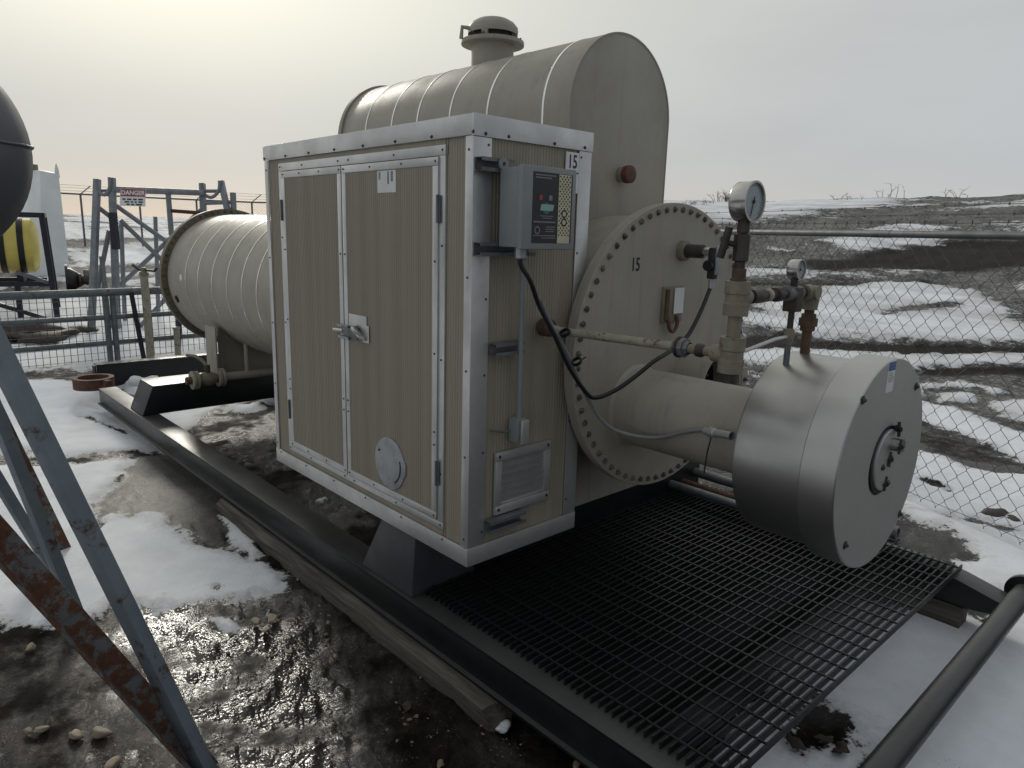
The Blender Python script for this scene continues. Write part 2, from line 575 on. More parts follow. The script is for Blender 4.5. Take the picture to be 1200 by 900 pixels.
def text_mesh(txt, size, m, ext=0.0006, bold=0.0, sx=1.0):
    cu = bpy.data.curves.new('lettering', 'FONT')
    cu.body = txt
    cu.size = size
    cu.extrude = ext
    cu.offset = bold
    cu.align_x = 'CENTER'
    cu.align_y = 'CENTER'
    cu.resolution_u = 4
    ob = bpy.data.objects.new('lettering', cu)
    COL.objects.link(ob)
    dg = bpy.context.evaluated_depsgraph_get()
    me = bpy.data.meshes.new_from_object(ob.evaluated_get(dg))
    bpy.data.objects.remove(ob)
    bpy.data.curves.remove(cu)
    me.transform(Matrix.Diagonal((sx, 1, 1, 1)))
    me.materials.clear()
    me.materials.append(m)
    return me


def frame_rot(ex, ey):
    ex, ey = Vector(ex).normalized(), Vector(ey).normalized()
    ez = ex.cross(ey)
    return Matrix(((ex.x, ey.x, ez.x), (ex.y, ey.y, ez.y), (ex.z, ey.z, ez.z))).to_euler()


ROT_PX = frame_rot((0, 1, 0), (0, 0, 1))      # lettering facing +X
ROT_MY = frame_rot((1, 0, 0), (0, 0, 1))      # lettering facing -Y


def hexmesh(name, r, h, m, washer=True):
    b = MB()
    if washer:
        b.lathe((0, 0, 0), (0, 0, 1), [(0, 0), (0, r * 1.5), (h * 0.22, r * 1.5), (h * 0.22, 0)], 12)
    b.lathe((0, 0, 0), (0, 0, 1), [(0, r), (h * 0.85, r), (h, r * 0.8), (h, 0)], 6)
    b.cyl((0, 0, h * 0.9), (0, 0, h * 1.7), r * 0.5, 8)
    return b.mesh(name, m, 0, 25, center=False)[0]


AX_ROT = {'X': (0, math.pi / 2, 0), '-Y': (math.pi / 2, 0, 0), 'Z': (0, 0, 0), '-X': (0, -math.pi / 2, 0), 'Y': (-math.pi / 2, 0, 0)}

# ================================================================ GROUND
SNOW = [
    # (outline, edge softness)  - left of the skid
    ([(-8.40,-0.98),(-7.62,-0.27),(-7.30,0.06),(-6.35,0.16),(-5.36,0.13),(-4.55,0.14),(-4.21,0.08),(-4.24,-0.16),(-4.35,-0.45),(-4.32,-0.69),(-4.75,-0.85),(-5.06,-1.27)], .10),
    ([(-4.68,-1.30),(-4.21,-0.82),(-3.98,-0.23),(-3.59,-0.38),(-3.20,-0.66),(-2.83,-0.74),(-2.81,-0.64),(-2.71,-0.55),(-2.69,-0.47),(-2.52,-0.42),(-2.06,-0.35),(-1.84,-0.26),(-1.40,-0.14),(-1.30,-0.21),(-1.28,-0.39),(-1.44,-0.71),(-1.64,-0.90),(-1.53,-1.09),(-1.55,-1.19),(-1.67,-1.34),(-1.97,-1.43),(-2.24,-1.51)], .09),
    ([(-2.46,-0.06),(-2.40,-0.03),(-1.74,-0.11),(-1.69,-0.19),(-1.94,-0.21)], .05),
    ([(-1.18,-0.59),(-1.12,-0.54),(-1.00,-0.53),(-1.05,-0.57)], .03),
    # beyond the rail, under the far end of the tank
    ([(-7.02,0.48),(-7.25,0.82),(-6.96,1.43),(-6.84,2.38),(-6.01,1.99),(-5.56,1.02),(-5.08,0.51),(-5.51,0.49),(-6.32,0.47)], .15),
    ([(-5.30,0.33),(-5.39,0.53),(-5.57,1.00),(-5.30,1.02),(-5.14,0.78),(-4.75,0.54),(-4.58,0.37)], .08),
    ([(-5.32,1.11),(-5.31,1.38),(-5.08,1.32),(-5.00,1.07)], .08),
    # beyond the gate
    ([(-14.51,-0.69),(-15.02,1.25),(-15.62,2.33),(-15.19,6.27),(-7.37,2.63),(-7.27,1.54),(-7.97,0.43),(-8.19,-1.15)], .5),
    ([(-18.77,0.25),(-18.93,2.34),(-19.67,5.74),(-16.63,4.68),(-16.90,1.93),(-16.89,0.05)], .6),
    ([(-27.23,4.02),(-29.91,8.28),(-27.49,8.47),(-21.21,5.52),(-20.93,2.75)], 1.0),
    # right, between grating and end pipe, and the near corner
    ([(0.73,2.07),(1.16,2.39),(1.37,2.32),(1.35,1.40),(1.30,0.97),(1.26,0.67),(0.91,0.23),(0.85,0.66),(0.78,1.38)], .05),
    ([(1.38,3.87),(1.23,3.31),(1.29,2.90),(1.27,2.14),(1.26,0.76),(1.28,0.46),(1.84,1.12)], .10),
    ([(0.43,3.69),(0.60,3.70),(0.85,3.70),(1.38,3.87),(1.52,3.03),(1.12,2.69),(0.97,2.92),(1.03,3.21),(0.73,3.60),(0.56,3.46)], .10),
    # through and beyond the chain link fence
    ([(-0.11,5.25),(0.16,5.28),(0.40,5.13),(0.62,5.13),(1.09,5.59),(1.38,3.87),(1.10,3.90),(0.77,3.82),(0.44,3.66)], .10),
    ([(-0.70,7.20),(-0.25,7.17),(0.15,6.88),(0.95,6.42),(1.05,5.81),(0.69,5.79),(0.22,6.05),(-0.41,6.35)], .12),
    ([(-0.56,7.76),(-0.32,8.00),(-0.22,7.70),(-0.45,7.47)], .10),
    ([(-0.04,7.77),(0.58,8.46),(0.78,7.37),(0.28,7.27)], .15),
    ([(-3.45,7.93),(-2.83,8.84),(-1.41,9.59),(0.11,11.05),(0.27,10.15),(-1.01,9.03),(-1.19,8.61),(-3.14,7.42)], .2),
    ([(-4.35,9.16),(-5.19,11.47),(-4.82,13.63),(-3.66,15.14),(-2.22,14.70),(-1.09,12.99),(-0.05,11.91),(0.02,11.51),(-1.48,10.49),(-2.55,9.98),(-3.21,9.60),(-3.85,9.67),(-4.21,8.94)], .45),
    ([(-7.29,14.30),(-6.89,15.44),(-5.67,15.40),(-4.16,16.52),(-3.29,16.60),(-3.84,15.65),(-5.32,14.67),(-6.76,13.42)], .7),
    ([(-22.06,29.56),(-12.89,34.15),(-9.52,35.24),(-8.93,28.66),(-9.95,26.47),(-11.03,23.34),(-11.45,21.17),(-13.77,18.90)], 1.6),
    ([(-8.58,29.44),(-3.92,31.91),(-3.49,29.68),(-7.31,27.45)], 1.6),
]
DIRT = [
    ([(0.92,0.95),(0.98,1.12),(1.05,1.09),(1.16,1.05),(1.15,0.89),(1.10,0.86),(1.10,0.71),(1.05,0.71)], .09),
    ([(0.49,3.42),(0.62,3.53),(0.98,3.23),(1.06,3.08),(0.94,2.90),(0.71,3.01)], .07),
    ([(0.60,3.70),(0.70,3.86),(0.80,3.81),(0.71,3.67)], .04),
    ([(-2.62,12.69),(-2.05,13.61),(-1.96,13.30),(-2.78,11.94)], .3),
    ([(-9.71,25.94),(-7.66,29.41),(-5.54,32.11),(-5.02,29.89),(-7.04,27.50),(-8.86,24.68)], 1.2),
    ([(-11.17,34.73),(-9.37,35.28),(-8.73,32.74),(-9.70,31.66)], 1.2),
    ([(-16.89,0.05),(-17.33,1.68),(-19.03,4.83),(-18.25,4.59),(-16.10,1.45),(-15.54,-0.09)], .5),
    ([(-11.66,-0.27),(-11.07,0.53),(-10.20,0.54),(-9.70,0.28),(-10.40,-0.42)], .3),
    ([(-11.06,0.88),(-10.88,1.04),(-10.48,0.95),(-10.60,0.74)], .2),
    ([(-5.63,-0.25),(-5.60,-0.15),(-4.89,0.01),(-4.75,-0.04),(-5.18,-0.13)], .02),
    ([(-4.36,-0.54),(-4.24,-0.23),(-4.21,0.08),(-4.11,0.05),(-4.17,-0.25),(-4.24,-0.56)], .03),
    ([(-1.51,-0.49),(-1.51,-0.44),(-1.44,-0.44),(-1.42,-0.49)], .02),
    ([(-2.93,-0.73),(-2.78,-0.68),(-2.64,-0.73),(-2.73,-0.78)], .03),
    ([(0.24,4.44),(0.31,4.50),(0.56,4.37),(0.55,4.30),(0.32,4.36)], .03),
]
DARK = [
    ([(-7.15,16.80),(-5.96,16.94),(-5.80,18.63),(-4.61,20.76),(-2.05,22.24),(-1.28,18.27),(-3.17,16.79),(-5.04,15.82),(-5.71,15.49),(-6.62,15.79)], .5),
    ([(-7.64,14.89),(-6.52,15.59),(-6.31,15.19),(-7.39,14.47)], .4),
    ([(-3.98,8.81),(-3.67,9.49),(-3.59,9.91),(-3.15,9.48),(-2.50,9.86),(-1.72,10.31),(0.05,11.36),(0.13,10.95),(-1.41,9.59),(-2.44,9.13),(-3.51,8.03)], .25),
    ([(-6.65,13.25),(-3.31,15.62),(-2.94,15.51),(-4.42,14.38),(-6.45,12.91)], .3),
    ([(-1.22,8.85),(0.26,10.24),(0.33,9.86),(-1.02,8.42)], .15),
    ([(-0.32,6.32),(0.15,6.06),(0.68,5.84),(0.71,5.68),(0.20,5.88),(-0.27,6.16)], .05),
]
ICE = [
    ([(-3.96,-0.24),(-4.08,0.09),(-3.55,0.16),(-2.64,0.05),(-2.36,-0.12),(-1.94,-0.24),(-2.04,-0.37),(-2.43,-0.42),(-2.69,-0.57),(-2.78,-0.77),(-3.17,-0.66),(-3.49,-0.42)], .05),
    ([(-4.27,-1.24),(-4.38,-0.91),(-3.97,-0.86),(-3.30,-1.07),(-3.33,-1.33)], .1),
]
WETICE = [
    ([(-1.52,-1.08),(-1.64,-0.64),(-1.36,-0.31),(-1.11,-0.21),(-0.79,-0.20),(-0.39,-0.30),(-0.07,-0.42),(0.24,-0.58),(-0.12,-0.99),(-0.57,-1.01),(-0.96,-1.06)], .28),
]


def sdf(px, py, poly):
    """signed distance, positive inside"""
    P = np.array(poly)
    d = np.full(px.shape, 1e9)
    ins = np.zeros(px.shape, bool)
    n = len(P)
    for i in range(n):
        a, b = P[i], P[(i + 1) % n]
        e = b - a
        wx, wy = px - a[0], py - a[1]
        t = np.clip((wx * e[0] + wy * e[1]) / max(e @ e, 1e-9), 0, 1)
        d = np.minimum(d, (wx - e[0] * t) ** 2 + (wy - e[1] * t) ** 2)
        c = (a[1] > py) != (b[1] > py)
        with np.errstate(divide='ignore', invalid='ignore'):
            xi = (b[0] - a[0]) * (py - a[1]) / (b[1] - a[1] if b[1] != a[1] else 1e-9) + a[0]
        ins ^= c & (px < xi)
    d = np.sqrt(d)
    return np.where(ins, d, -d)


def layer(px, py, polys):
    s = np.full(px.shape, -3.0)
    for poly, w in polys:
        P = np.array(poly)
        m = w * 4
        k = (px > P[:, 0].min() - m) & (px < P[:, 0].max() + m) & (py > P[:, 1].min() - m) & (py < P[:, 1].max() + m)
        if k.any():
            s[k] = np.maximum(s[k], np.clip(sdf(px[k], py[k], poly) / w, -3, 3))
    return s


def build_ground():
    rr = 0.35 * 1.0115 ** np.arange(590)
    rr = rr[rr < 240]
    rr = np.concatenate([rr, [300, 450, 700]])
    fwd = math.degrees(math.atan2(0.680, -0.733))          # heading of the view, degrees from +X
    a = np.concatenate([np.arange(-48, 48, 0.2), np.arange(48, 312, 3.0)])
    th = np.radians(fwd - a)
    R, T = np.meshgrid(rr, th, indexing='ij')
    x = CX + R * np.cos(T)
    y = CY + R * np.sin(T)
    z = terrain(x, y)
    d = R
    s = layer(x, y, SNOW)
    dirt = layer(x, y, DIRT)
    dark = layer(x, y, DARK)
    ice = layer(x, y, ICE)
    wetice = layer(x, y, WETICE)
    # away from the traced patches the drifts break up in wind-blown streaks
    u = 0.9 * x - 0.42 * y
    w = 0.42 * x + 0.9 * y
    f = fbm(u * 0.16, w * 0.55, 11, 5) - 0.5
    wild = f * 9 - 0.15
    fw = -0.97 * x + 0.24 * y
    ac = 0.24 * x + 0.97 * y
    f2 = fbm(ac * 0.10, fw * 0.75, 19, 5) - 0.5
    azd = ((np.degrees(T) - fwd + 180) % 360) - 180
    lw = sst(azd, 2, 10)
    wild = wild * (1 - lw) + (f2 * 8 + 0.9) * lw
    far = np.maximum(sst(d, 6.5, 8.5), 1 - sst(np.abs(((np.degrees(T) - fwd + 180) % 360) - 180), 50, 44))
    wild = np.where(far > 0.5, wild, -3)
    near_poly = np.maximum(np.maximum(s, dirt), dark)
    cover = sst(near_poly, -2.9, -0.2)
    snow = np.where(s > -2.9, np.maximum(s, wild * (1 - cover) - 3 * cover), wild)
    snow = np.minimum(snow, -dirt)
    snow = np.minimum(snow, -dark)
    e = (fbm(x * 7, y * 7, 21, 4) - 0.5) * 2.2 + (fbm(x * 1.7, y * 1.7, 25, 3) - 0.5) * 1.6
    sv = snow + e * (1 - sst(np.abs(snow), 1.5, 3.0)) * (1 - 0.5 * sst(d, 6, 12))
    cov = sst(sv, -0.65, 0.25)
    thick = 0.020 + 0.007 * sst(d, 4, 7) + 0.05 * sst(d, 9, 14)
    bumps = (fbm(x * 3.1, y * 3.1, 31, 4) - 0.5) * 0.06 + (fbm(x * 14, y * 14, 37, 3) - 0.5) * 0.018
    z = z + cov * thick + bumps * (0.55 + 0.5 * sst(d, 6, 12)) * (1 - 0.5 * cov)
    z = z + (fbm(x * 0.9, y * 0.9, 41, 4) - 0.5) * 0.16 * sst(d, 9, 22)
    z = z + 0.02 * sst(ice, -0.5, 2.5)
    # frozen clods round the bare soil near the left stand
    clod = np.maximum(fbm(x * 22, y * 22, 51, 3) - 0.52, 0) * 0.05
    z = z + clod * (1 - cov) * (1 - sst(d, 5, 9)) * (1 - sst(ice, -1, 0.3))
    # keep the pad level under the skid
    pad = sst(x, -6.6, -6.0) * (1 - sst(x, 1.7, 2.1)) * sst(y, -0.12, 0.0) * (1 - sst(y, 2.5, 2.7))
    z = z - pad * 0.03
    nr, na = x.shape
    co = np.stack([x, y, z], -1).reshape(-1, 3)
    i = np.arange(nr - 1)[:, None] * na
    k = np.arange(na)[None, :]
    k2 = (k + 1) % na
    q = np.stack([i + k, i + na + k, i + na + k2, i + k2], -1).reshape(-1, 4)
    co = np.vstack([co, [[CX, CY, float(z[0].mean())]]])
    c = len(co) - 1
    tri = np.stack([np.full(na, c), np.arange(na), (np.arange(na) + 1) % na], -1)
    me = bpy.data.meshes.new('ground')
    me.vertices.add(len(co))
    me.vertices.foreach_set('co', co.ravel())
    nl = len(q) * 4 + len(tri) * 3
    me.loops.add(nl)
    me.loops.foreach_set('vertex_index', np.concatenate([q.ravel(), tri.ravel()]))
    me.polygons.add(len(q) + len(tri))
    me.polygons.foreach_set('loop_start', np.concatenate([np.arange(len(q)) * 4, len(q) * 4 + np.arange(len(tri)) * 3]))
    me.update(calc_edges=True)
    for nm, arr in (('snow', snow), ('dark', dark), ('ice', ice), ('wetice', wetice)):
        at = me.attributes.new(nm, 'FLOAT', 'POINT')
        at.data.foreach_set('value', np.concatenate([arr.ravel(), [arr[0].mean()]]).astype(np.float32))
    me.polygons.foreach_set('use_smooth', [True] * len(me.polygons))
    # normals up
    n0 = me.polygons[len(q) // 2].normal
    if n0.z < 0:
        me.flip_normals()
    return me


def ground_mat():
    m = bpy.data.materials.new('snow_and_frozen_mud')
    m.use_nodes = True
    nt = m.node_tree
    b = nt.nodes['Principled BSDF']
    g = nd(nt, 'ShaderNodeNewGeometry')
    P = g.outputs['Position']

    def att(n):
        a = nd(nt, 'ShaderNodeAttribute')
        a.attribute_name = n
        return a.outputs['Fac']

    def noise(scale, det=6.0, rough=0.6, vec=P):
        n = nd(nt, 'ShaderNodeTexNoise', Scale=scale, Detail=det, Roughness=rough)
        lk(nt, vec, n.inputs['Vector'])
        return n.outputs['Fac']
    n_mid = noise(6.0, 8.0, 0.65)
    n_fine = noise(45.0, 6.0, 0.65)
    n_big = noise(0.9, 8.0, 0.6)
    edge = mth(nt, 'ADD', mth(nt, 'MULTIPLY_ADD', n_mid, 4.4, -2.2), mth(nt, 'MULTIPLY_ADD', n_big, 3.0, -1.5))
    edge = mth(nt, 'ADD', edge, mth(nt, 'MULTIPLY_ADD', n_fine, 1.6, -0.8))
    cd_ = nd(nt, 'ShaderNodeVectorMath', _operation='LENGTH')
    lk(nt, P, cd_.inputs[0])
    edge = mth(nt, 'MULTIPLY', edge, mapr(nt, cd_.outputs['Value'], 5.0, 12.0, 1.0, 0.55))
    sv = mth(nt, 'ADD', att('snow'), mth(nt, 'MULTIPLY', edge, mapr(nt, mth(nt, 'ABSOLUTE', att('snow')), 1.6, 3.0, 1.0, 0.0)))
    fmap = nd(nt, 'ShaderNodeMapping')
    fmap.inputs['Rotation'].default_value = (0, 0, 0.432)
    fmap.inputs['Scale'].default_value = (0.22, 1.3, 1.3)
    lk(nt, P, fmap.inputs[0])
    n_str = noise(1.0, 7.0, 0.62, fmap.outputs[0])
    fard = mapr(nt, cd_.outputs['Value'], 6.5, 11.0)
    fshift = mth(nt, 'MULTIPLY_ADD', n_str, 3.6, -1.35)
    sv = mth(nt, 'SUBTRACT', sv, mth(nt, 'MULTIPLY', fshift, fard))
    snow = mapr(nt, sv, -0.55, -0.10)
    ice = mapr(nt, mth(nt, 'ADD', att('ice'), mth(nt, 'MULTIPLY', edge, 0.5)), -0.3, 0.4)
    wpatch = mapr(nt, noise(3.2, 4.0, 0.6), 0.36, 0.54)
    wice = mapr(nt, mth(nt, 'ADD', att('wetice'), mth(nt, 'MULTIPLY', edge, 0.5)), -0.6, 0.6)
    wice = mth(nt, 'MULTIPLY', wice, mth(nt, 'MULTIPLY_ADD', wpatch, 0.8, 0.2))
    dark = mapr(nt, mth(nt, 'ADD', att('dark'), mth(nt, 'MULTIPLY', edge, 0.6)), -0.4, 0.6)
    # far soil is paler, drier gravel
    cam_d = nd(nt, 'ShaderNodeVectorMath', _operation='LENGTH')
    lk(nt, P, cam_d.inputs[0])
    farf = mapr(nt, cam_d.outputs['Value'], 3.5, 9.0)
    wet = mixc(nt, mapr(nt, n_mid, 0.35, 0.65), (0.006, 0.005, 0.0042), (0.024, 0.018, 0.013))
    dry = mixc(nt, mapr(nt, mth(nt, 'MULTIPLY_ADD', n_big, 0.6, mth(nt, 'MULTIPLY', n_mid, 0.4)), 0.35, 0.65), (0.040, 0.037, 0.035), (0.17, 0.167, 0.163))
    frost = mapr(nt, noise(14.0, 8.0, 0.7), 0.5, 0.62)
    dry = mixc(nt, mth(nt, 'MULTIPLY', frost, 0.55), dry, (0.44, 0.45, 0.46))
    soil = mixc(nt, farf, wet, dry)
    grit = nd(nt, 'ShaderNodeTexVoronoi', Scale=95.0)
    lk(nt, P, grit.inputs['Vector'])
    gsep = nd(nt, 'ShaderNodeSeparateColor')
    lk(nt, grit.outputs['Color'], gsep.inputs[0])
    gm = mth(nt, 'MULTIPLY', mapr(nt, gsep.outputs[0], 0.80, 0.86), mapr(nt, grit.outputs['Distance'], 0.25, 0.45, 1.0, 0.0))
    gm = mth(nt, 'MULTIPLY', gm, mapr(nt, n_mid, 0.40, 0.60))
    gm = mth(nt, 'MULTIPLY', gm, mth(nt, 'SUBTRACT', 1.0, farf))
    wet = mixc(nt, mth(nt, 'MULTIPLY', gm, 0.8), wet, mixc(nt, gsep.outputs[1], (0.05, 0.042, 0.034), (0.17, 0.145, 0.115)))
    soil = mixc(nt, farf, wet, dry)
    black = mixc(nt, n_fine, (0.008, 0.007, 0.007), (0.03, 0.026, 0.024))
    soil = mixc(nt, mth(nt, 'MULTIPLY', dark, 0.97), soil, black)
    icec = mixc(nt, mapr(nt, n_fine, 0.35, 0.7), (0.022, 0.021, 0.020), (0.085, 0.082, 0.078))
    icec = mixc(nt, mapr(nt, noise(90.0, 3.0, 0.7), 0.62, 0.72), icec, (0.24, 0.24, 0.235))
    icec = mixc(nt, mth(nt, 'MULTIPLY', mapr(nt, n_mid, 0.52, 0.62), 0.75), icec, wet)
    snc = mixc(nt, mapr(nt, n_mid, 0.3, 0.7), (0.80, 0.83, 0.87), (0.72, 0.75, 0.79))
    snc = mixc(nt, mth(nt, 'MULTIPLY', mapr(nt, n_big, 0.5, 0.7), 0.5), snc, (0.55, 0.55, 0.55))
    fl_ = mth(nt, 'MULTIPLY', mapr(nt, gsep.outputs[2], 0.90, 0.94), mapr(nt, grit.outputs['Distance'], 0.15, 0.35, 1.0, 0.0))
    snc = mixc(nt, mth(nt, 'MULTIPLY', mth(nt, 'MULTIPLY', fl_, mapr(nt, n_mid, 0.45, 0.65)), 0.6), snc, (0.22, 0.19, 0.16))
    snc = mixc(nt, mth(nt, 'MULTIPLY', mth(nt, 'MULTIPLY', mapr(nt, n_str, 0.42, 0.62), fard), 0.45), snc, (0.42, 0.42, 0.42))
    # slushy grey rim where the snow thins
    rim = mapr(nt, sv, -0.15, 0.85, 1.0, 0.0)
    snc = mixc(nt, mth(nt, 'MULTIPLY', rim, 0.45), snc, (0.38, 0.37, 0.36))
    wcol = mixc(nt, mapr(nt, n_mid, 0.4, 0.62), (0.016, 0.0145, 0.013), (0.045, 0.043, 0.040))
    wcol = mixc(nt, mth(nt, 'MULTIPLY', gm, 0.6), wcol, (0.10, 0.09, 0.075))
    col = mixc(nt, ice, soil, icec)
    col = mixc(nt, wice, col, wcol)
    col = mixc(nt, snow, col, snc)
    lk(nt, col, b.inputs['Base Color'])
    puddle = mapr(nt, noise(2.0, 6.0, 0.6), 0.40, 0.56)
    wetf = mth(nt, 'MULTIPLY', puddle, mth(nt, 'SUBTRACT', 1.0, farf))
    r_soil = mth(nt, 'MULTIPLY_ADD', wetf, -0.70, 0.80)
    r = mth(nt, 'MULTIPLY_ADD', ice, mth(nt, 'SUBTRACT', 0.42, r_soil), r_soil, clamp=True)
    r = mth(nt, 'MULTIPLY_ADD', wice, mth(nt, 'SUBTRACT', 0.11, r), r, clamp=True)
    spec = mth(nt, 'MULTIPLY_ADD', wetf, 0.42, 0.10)
    spec = mth(nt, 'MAXIMUM', spec, mth(nt, 'MULTIPLY', ice, 0.4))
    spec = mth(nt, 'MAXIMUM', spec, mth(nt, 'MULTIPLY', wice, 0.36))
    lk(nt, spec, b.inputs['Specular IOR Level'])
    mx = nd(nt, 'ShaderNodeMix')
    lk(nt, snow, mx.inputs[0])
    lk(nt, r, mx.inputs[2])
    mx.inputs[3].default_value = 0.75
    lk(nt, mx.outputs[0], b.inputs['Roughness'])
    sparkle = noise(58.0, 1.5, 0.5)
    swell = noise(9.0, 2.0, 0.5)
    sparkle = mth(nt, 'MULTIPLY_ADD', swell, 1.2, sparkle)
    h = mth(nt, 'MULTIPLY_ADD', noise(130.0, 5.0, 0.75), 0.7, mth(nt, 'MULTIPLY', n_fine, 0.8))
    h = mth(nt, 'MULTIPLY_ADD', mth(nt, 'MULTIPLY', sparkle, wice), 0.56, mth(nt, 'MULTIPLY', h, mth(nt, 'MULTIPLY_ADD', wice, -0.93, 1.0)))
    bp = nd(nt, 'ShaderNodeBump', Distance=0.014)
    lk(nt, h, bp.inputs['Height'])
    st = nd(nt, 'ShaderNodeMix')
    lk(nt, snow, st.inputs[0])
    st.inputs[2].default_value = 0.75
    st.inputs[3].default_value = 0.4
    lk(nt, st.outputs[0], bp.inputs['Strength'])
    lk(nt, bp.outputs[0], b.inputs['Normal'])
    return m


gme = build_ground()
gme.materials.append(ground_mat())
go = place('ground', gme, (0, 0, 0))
go['kind'] = 'structure'

# ================================================================ HEATER TANK
YC, ZC, RF, RS = 1.162, 0.778, 0.672, 0.615
XE = -5.25
tank = thing('heater_tank', 'long tan heater tank with a bolted round flange marked 15 and domed upper drum', 'heater tank', (-2.5, YC, -0.3))
part('shell', MB().lathe((XE, YC, ZC), (1, 0, 0), [(0.02, 0), (0.02, RS), (0.035 - XE, RS), (0.035 - XE, 0)], 96), M.tan, tank)
part('head_plate', MB().lathe((0.045, YC, ZC), (1, 0, 0), [(0, 0), (0, RF), (0.022, RF), (0.025, RF - 0.003), (0.025, 0)], 128), M.tan, tank)
part('flange_ring', MB().ring((0.018, YC, ZC), (0.043, YC, ZC), RF - 0.002, RS - 0.02, 128), M.tan, tank)
fr = part('flange_ring', MB().ring((XE - 0.02, YC, ZC), (XE + 0.012, YC, ZC), RF, RS - 0.03, 96), M.tan_band, tank, label='far flange ring with weathered bolts')
part('flange_ring', MB().ring((XE - 0.055, YC, ZC), (XE - 0.024, YC, ZC), RF, RS - 0.03, 96), M.tan_band, tank)
part('head_plate', MB().cyl((XE - 0.05, YC, ZC), (XE - 0.03, YC, ZC), RS, 64), M.tan, tank)
hb = hexmesh('bolt', 0.0095, 0.011, M.bolt)
NB = 64
for k in range(NB):
    a = 2 * math.pi * (k + 0.5) / NB
    r = RF - 0.030
    place('bolt', hb, (0.07, YC + r * math.cos(a), ZC + r * math.sin(a)), tank, (random.random(), math.pi / 2, 0))
    r2 = RF - 0.028
    place('bolt', hb, (XE + 0.012, YC + r2 * math.cos(a), ZC + r2 * math.sin(a)), tank, (random.random(), math.pi / 2, 0))
# white straps round the far half of the shell
for x in (-4.74, -4.43, -4.10, -3.78, -3.48, -3.2):
    part('strap', MB().ring((x - 0.006, YC, ZC), (x + 0.006, YC, ZC), RS + 0.003, RS - 0.004, 64), M.white_band, tank)
part('plug', MB().lathe((-5.08, 0.585, 0.60), (0, -0.94, -0.29), [(0, 0), (0, 0.035), (0.02, 0.035), (0.02, 0)], 14), M.void, tank)
part('tag_plate', MB().lathe((-4.86, 0.56, 0.81), (0, -1, 0.05), [(0, 0), (0, 0.032), (0.014, 0.032), (0.014, 0)], 14), M.label_white, tank)
# upper drum: straight sides, rounded top
DR, DZ, DX0, DX1 = 0.373, 1.853, -2.32, -0.29
prof = [(-DR, 1.0)] + [(-DR * math.cos(math.pi * i / 40), DZ + DR * math.sin(math.pi * i / 40)) for i in range(41)] + [(DR, 1.0)]
dome = part('upper_drum', MB().prism(prof, (DX0, YC, 0), (0, 1, 0), (0, 0, 1), (1, 0, 0), DX1 - DX0), M.tan, tank, bevel=0.006)


def arch(x0, x1, ro, ri, zb):
    b = MB()
    po = [(-ro, zb)] + [(-ro * math.cos(math.pi * i / 40), DZ + ro * math.sin(math.pi * i / 40)) for i in range(41)] + [(ro, zb)]
    pi_ = [(-ri, zb)] + [(-ri * math.cos(math.pi * i / 40), DZ + ri * math.sin(math.pi * i / 40)) for i in range(41)] + [(ri, zb)]
    vs, fs = [], []
    n = len(po)
    for x in (x0, x1):
        for p in po:
            vs.append((x, YC + p[0], p[1]))
        for p in pi_:
            vs.append((x, YC + p[0], p[1]))
    for i in range(n - 1):
        fs += [(i, i + 1, 2 * n + i + 1, 2 * n + i), (n + i, n + i + 1, 3 * n + i + 1, 3 * n + i),
               (i, i + 1, n + i + 1, n + i), (2 * n + i, 2 * n + i + 1, 3 * n + i + 1, 3 * n + i)]
    return b.add(vs, fs)


part('drum_rim', arch(DX0 - 0.02, DX0 + 0.015, DR + 0.014, DR - 0.01, 1.4), M.tan, tank)
for x in (-0.46, -0.86, -1.17, -1.47, -1.73, -2.02):
    part('strap', arch(x - 0.006, x + 0.006, DR + 0.0025, DR - 0.004, 1.5), M.white_band, tank)
# saddle seam between drum and shell
part('weld_seam', arch(DX1 - 0.004, DX1 + 0.002, DR + 0.002, DR - 0.006, 1.3), M.tan, tank)
# vent stack
VX = -1.26
vent = part('vent_stack', MB().lathe((VX, YC, 2.15), (0, 0, 1), [(0, 0.12), (0.19, 0.12), (0.19, 0)], 40), M.tan, tank)
part('vent_flange', MB().lathe((VX, YC, 2.325), (0, 0, 1), [(0, 0), (0, 0.178), (0.022, 0.178), (0.022, 0)], 48), M.tan, vent, bevel=0.003)
part('vent_screen', MB().lathe((VX, YC, 2.345), (0, 0, 1), [(0, 0.108), (0.06, 0.108)], 40), M.brown_fit, vent)
hood = [(0.0, 0.0), (0.0, 0.130), (-0.014, 0.141), (0.006, 0.143), (0.024, 0.139), (0.046, 0.121), (0.064, 0.088), (0.073, 0.045), (0.076, 0.0)]
part('vent_hood', MB().lathe((VX, YC, 2.395), (0, 0, 1), hood, 48), M.tan, vent)
for a in (40, 130, 215, 300):
    c, s_ = math.cos(math.radians(a)), math.sin(math.radians(a))
    part('vent_lug', MB().bar((VX + 0.13 * c, YC + 0.13 * s_, 2.346), (VX + 0.13 * c, YC + 0.13 * s_, 2.42), 0.035, 0.02, (c, s_, 0)), M.tan, vent, bevel=0.002)
    place('bolt', hb, (VX + 0.158 * c, YC + 0.158 * s_, 2.348), vent)
part('vent_lever', MB().tube([(VX - 0.04, YC - 0.125, 2.40), (VX - 0.07, YC - 0.165, 2.405), (VX - 0.075, YC - 0.168, 2.345)], 0.012, 8), M.tan, vent)
# sight plug on the drum face
b = MB().cyl((DX1 - 0.01, 1.17, 1.588), (DX1 + 0.035, 1.17, 1.588), 0.038, 20)
pc = part('plug_collar', b, M.chrome, tank)
part('sight_plug', MB().lathe((DX1 + 0.035, 1.17, 1.588), (1, 0, 0), [(0, 0), (0, 0.042), (0.03, 0.042), (0.034, 0.036), (0.034, 0)], 24), M.rust_red, tank)
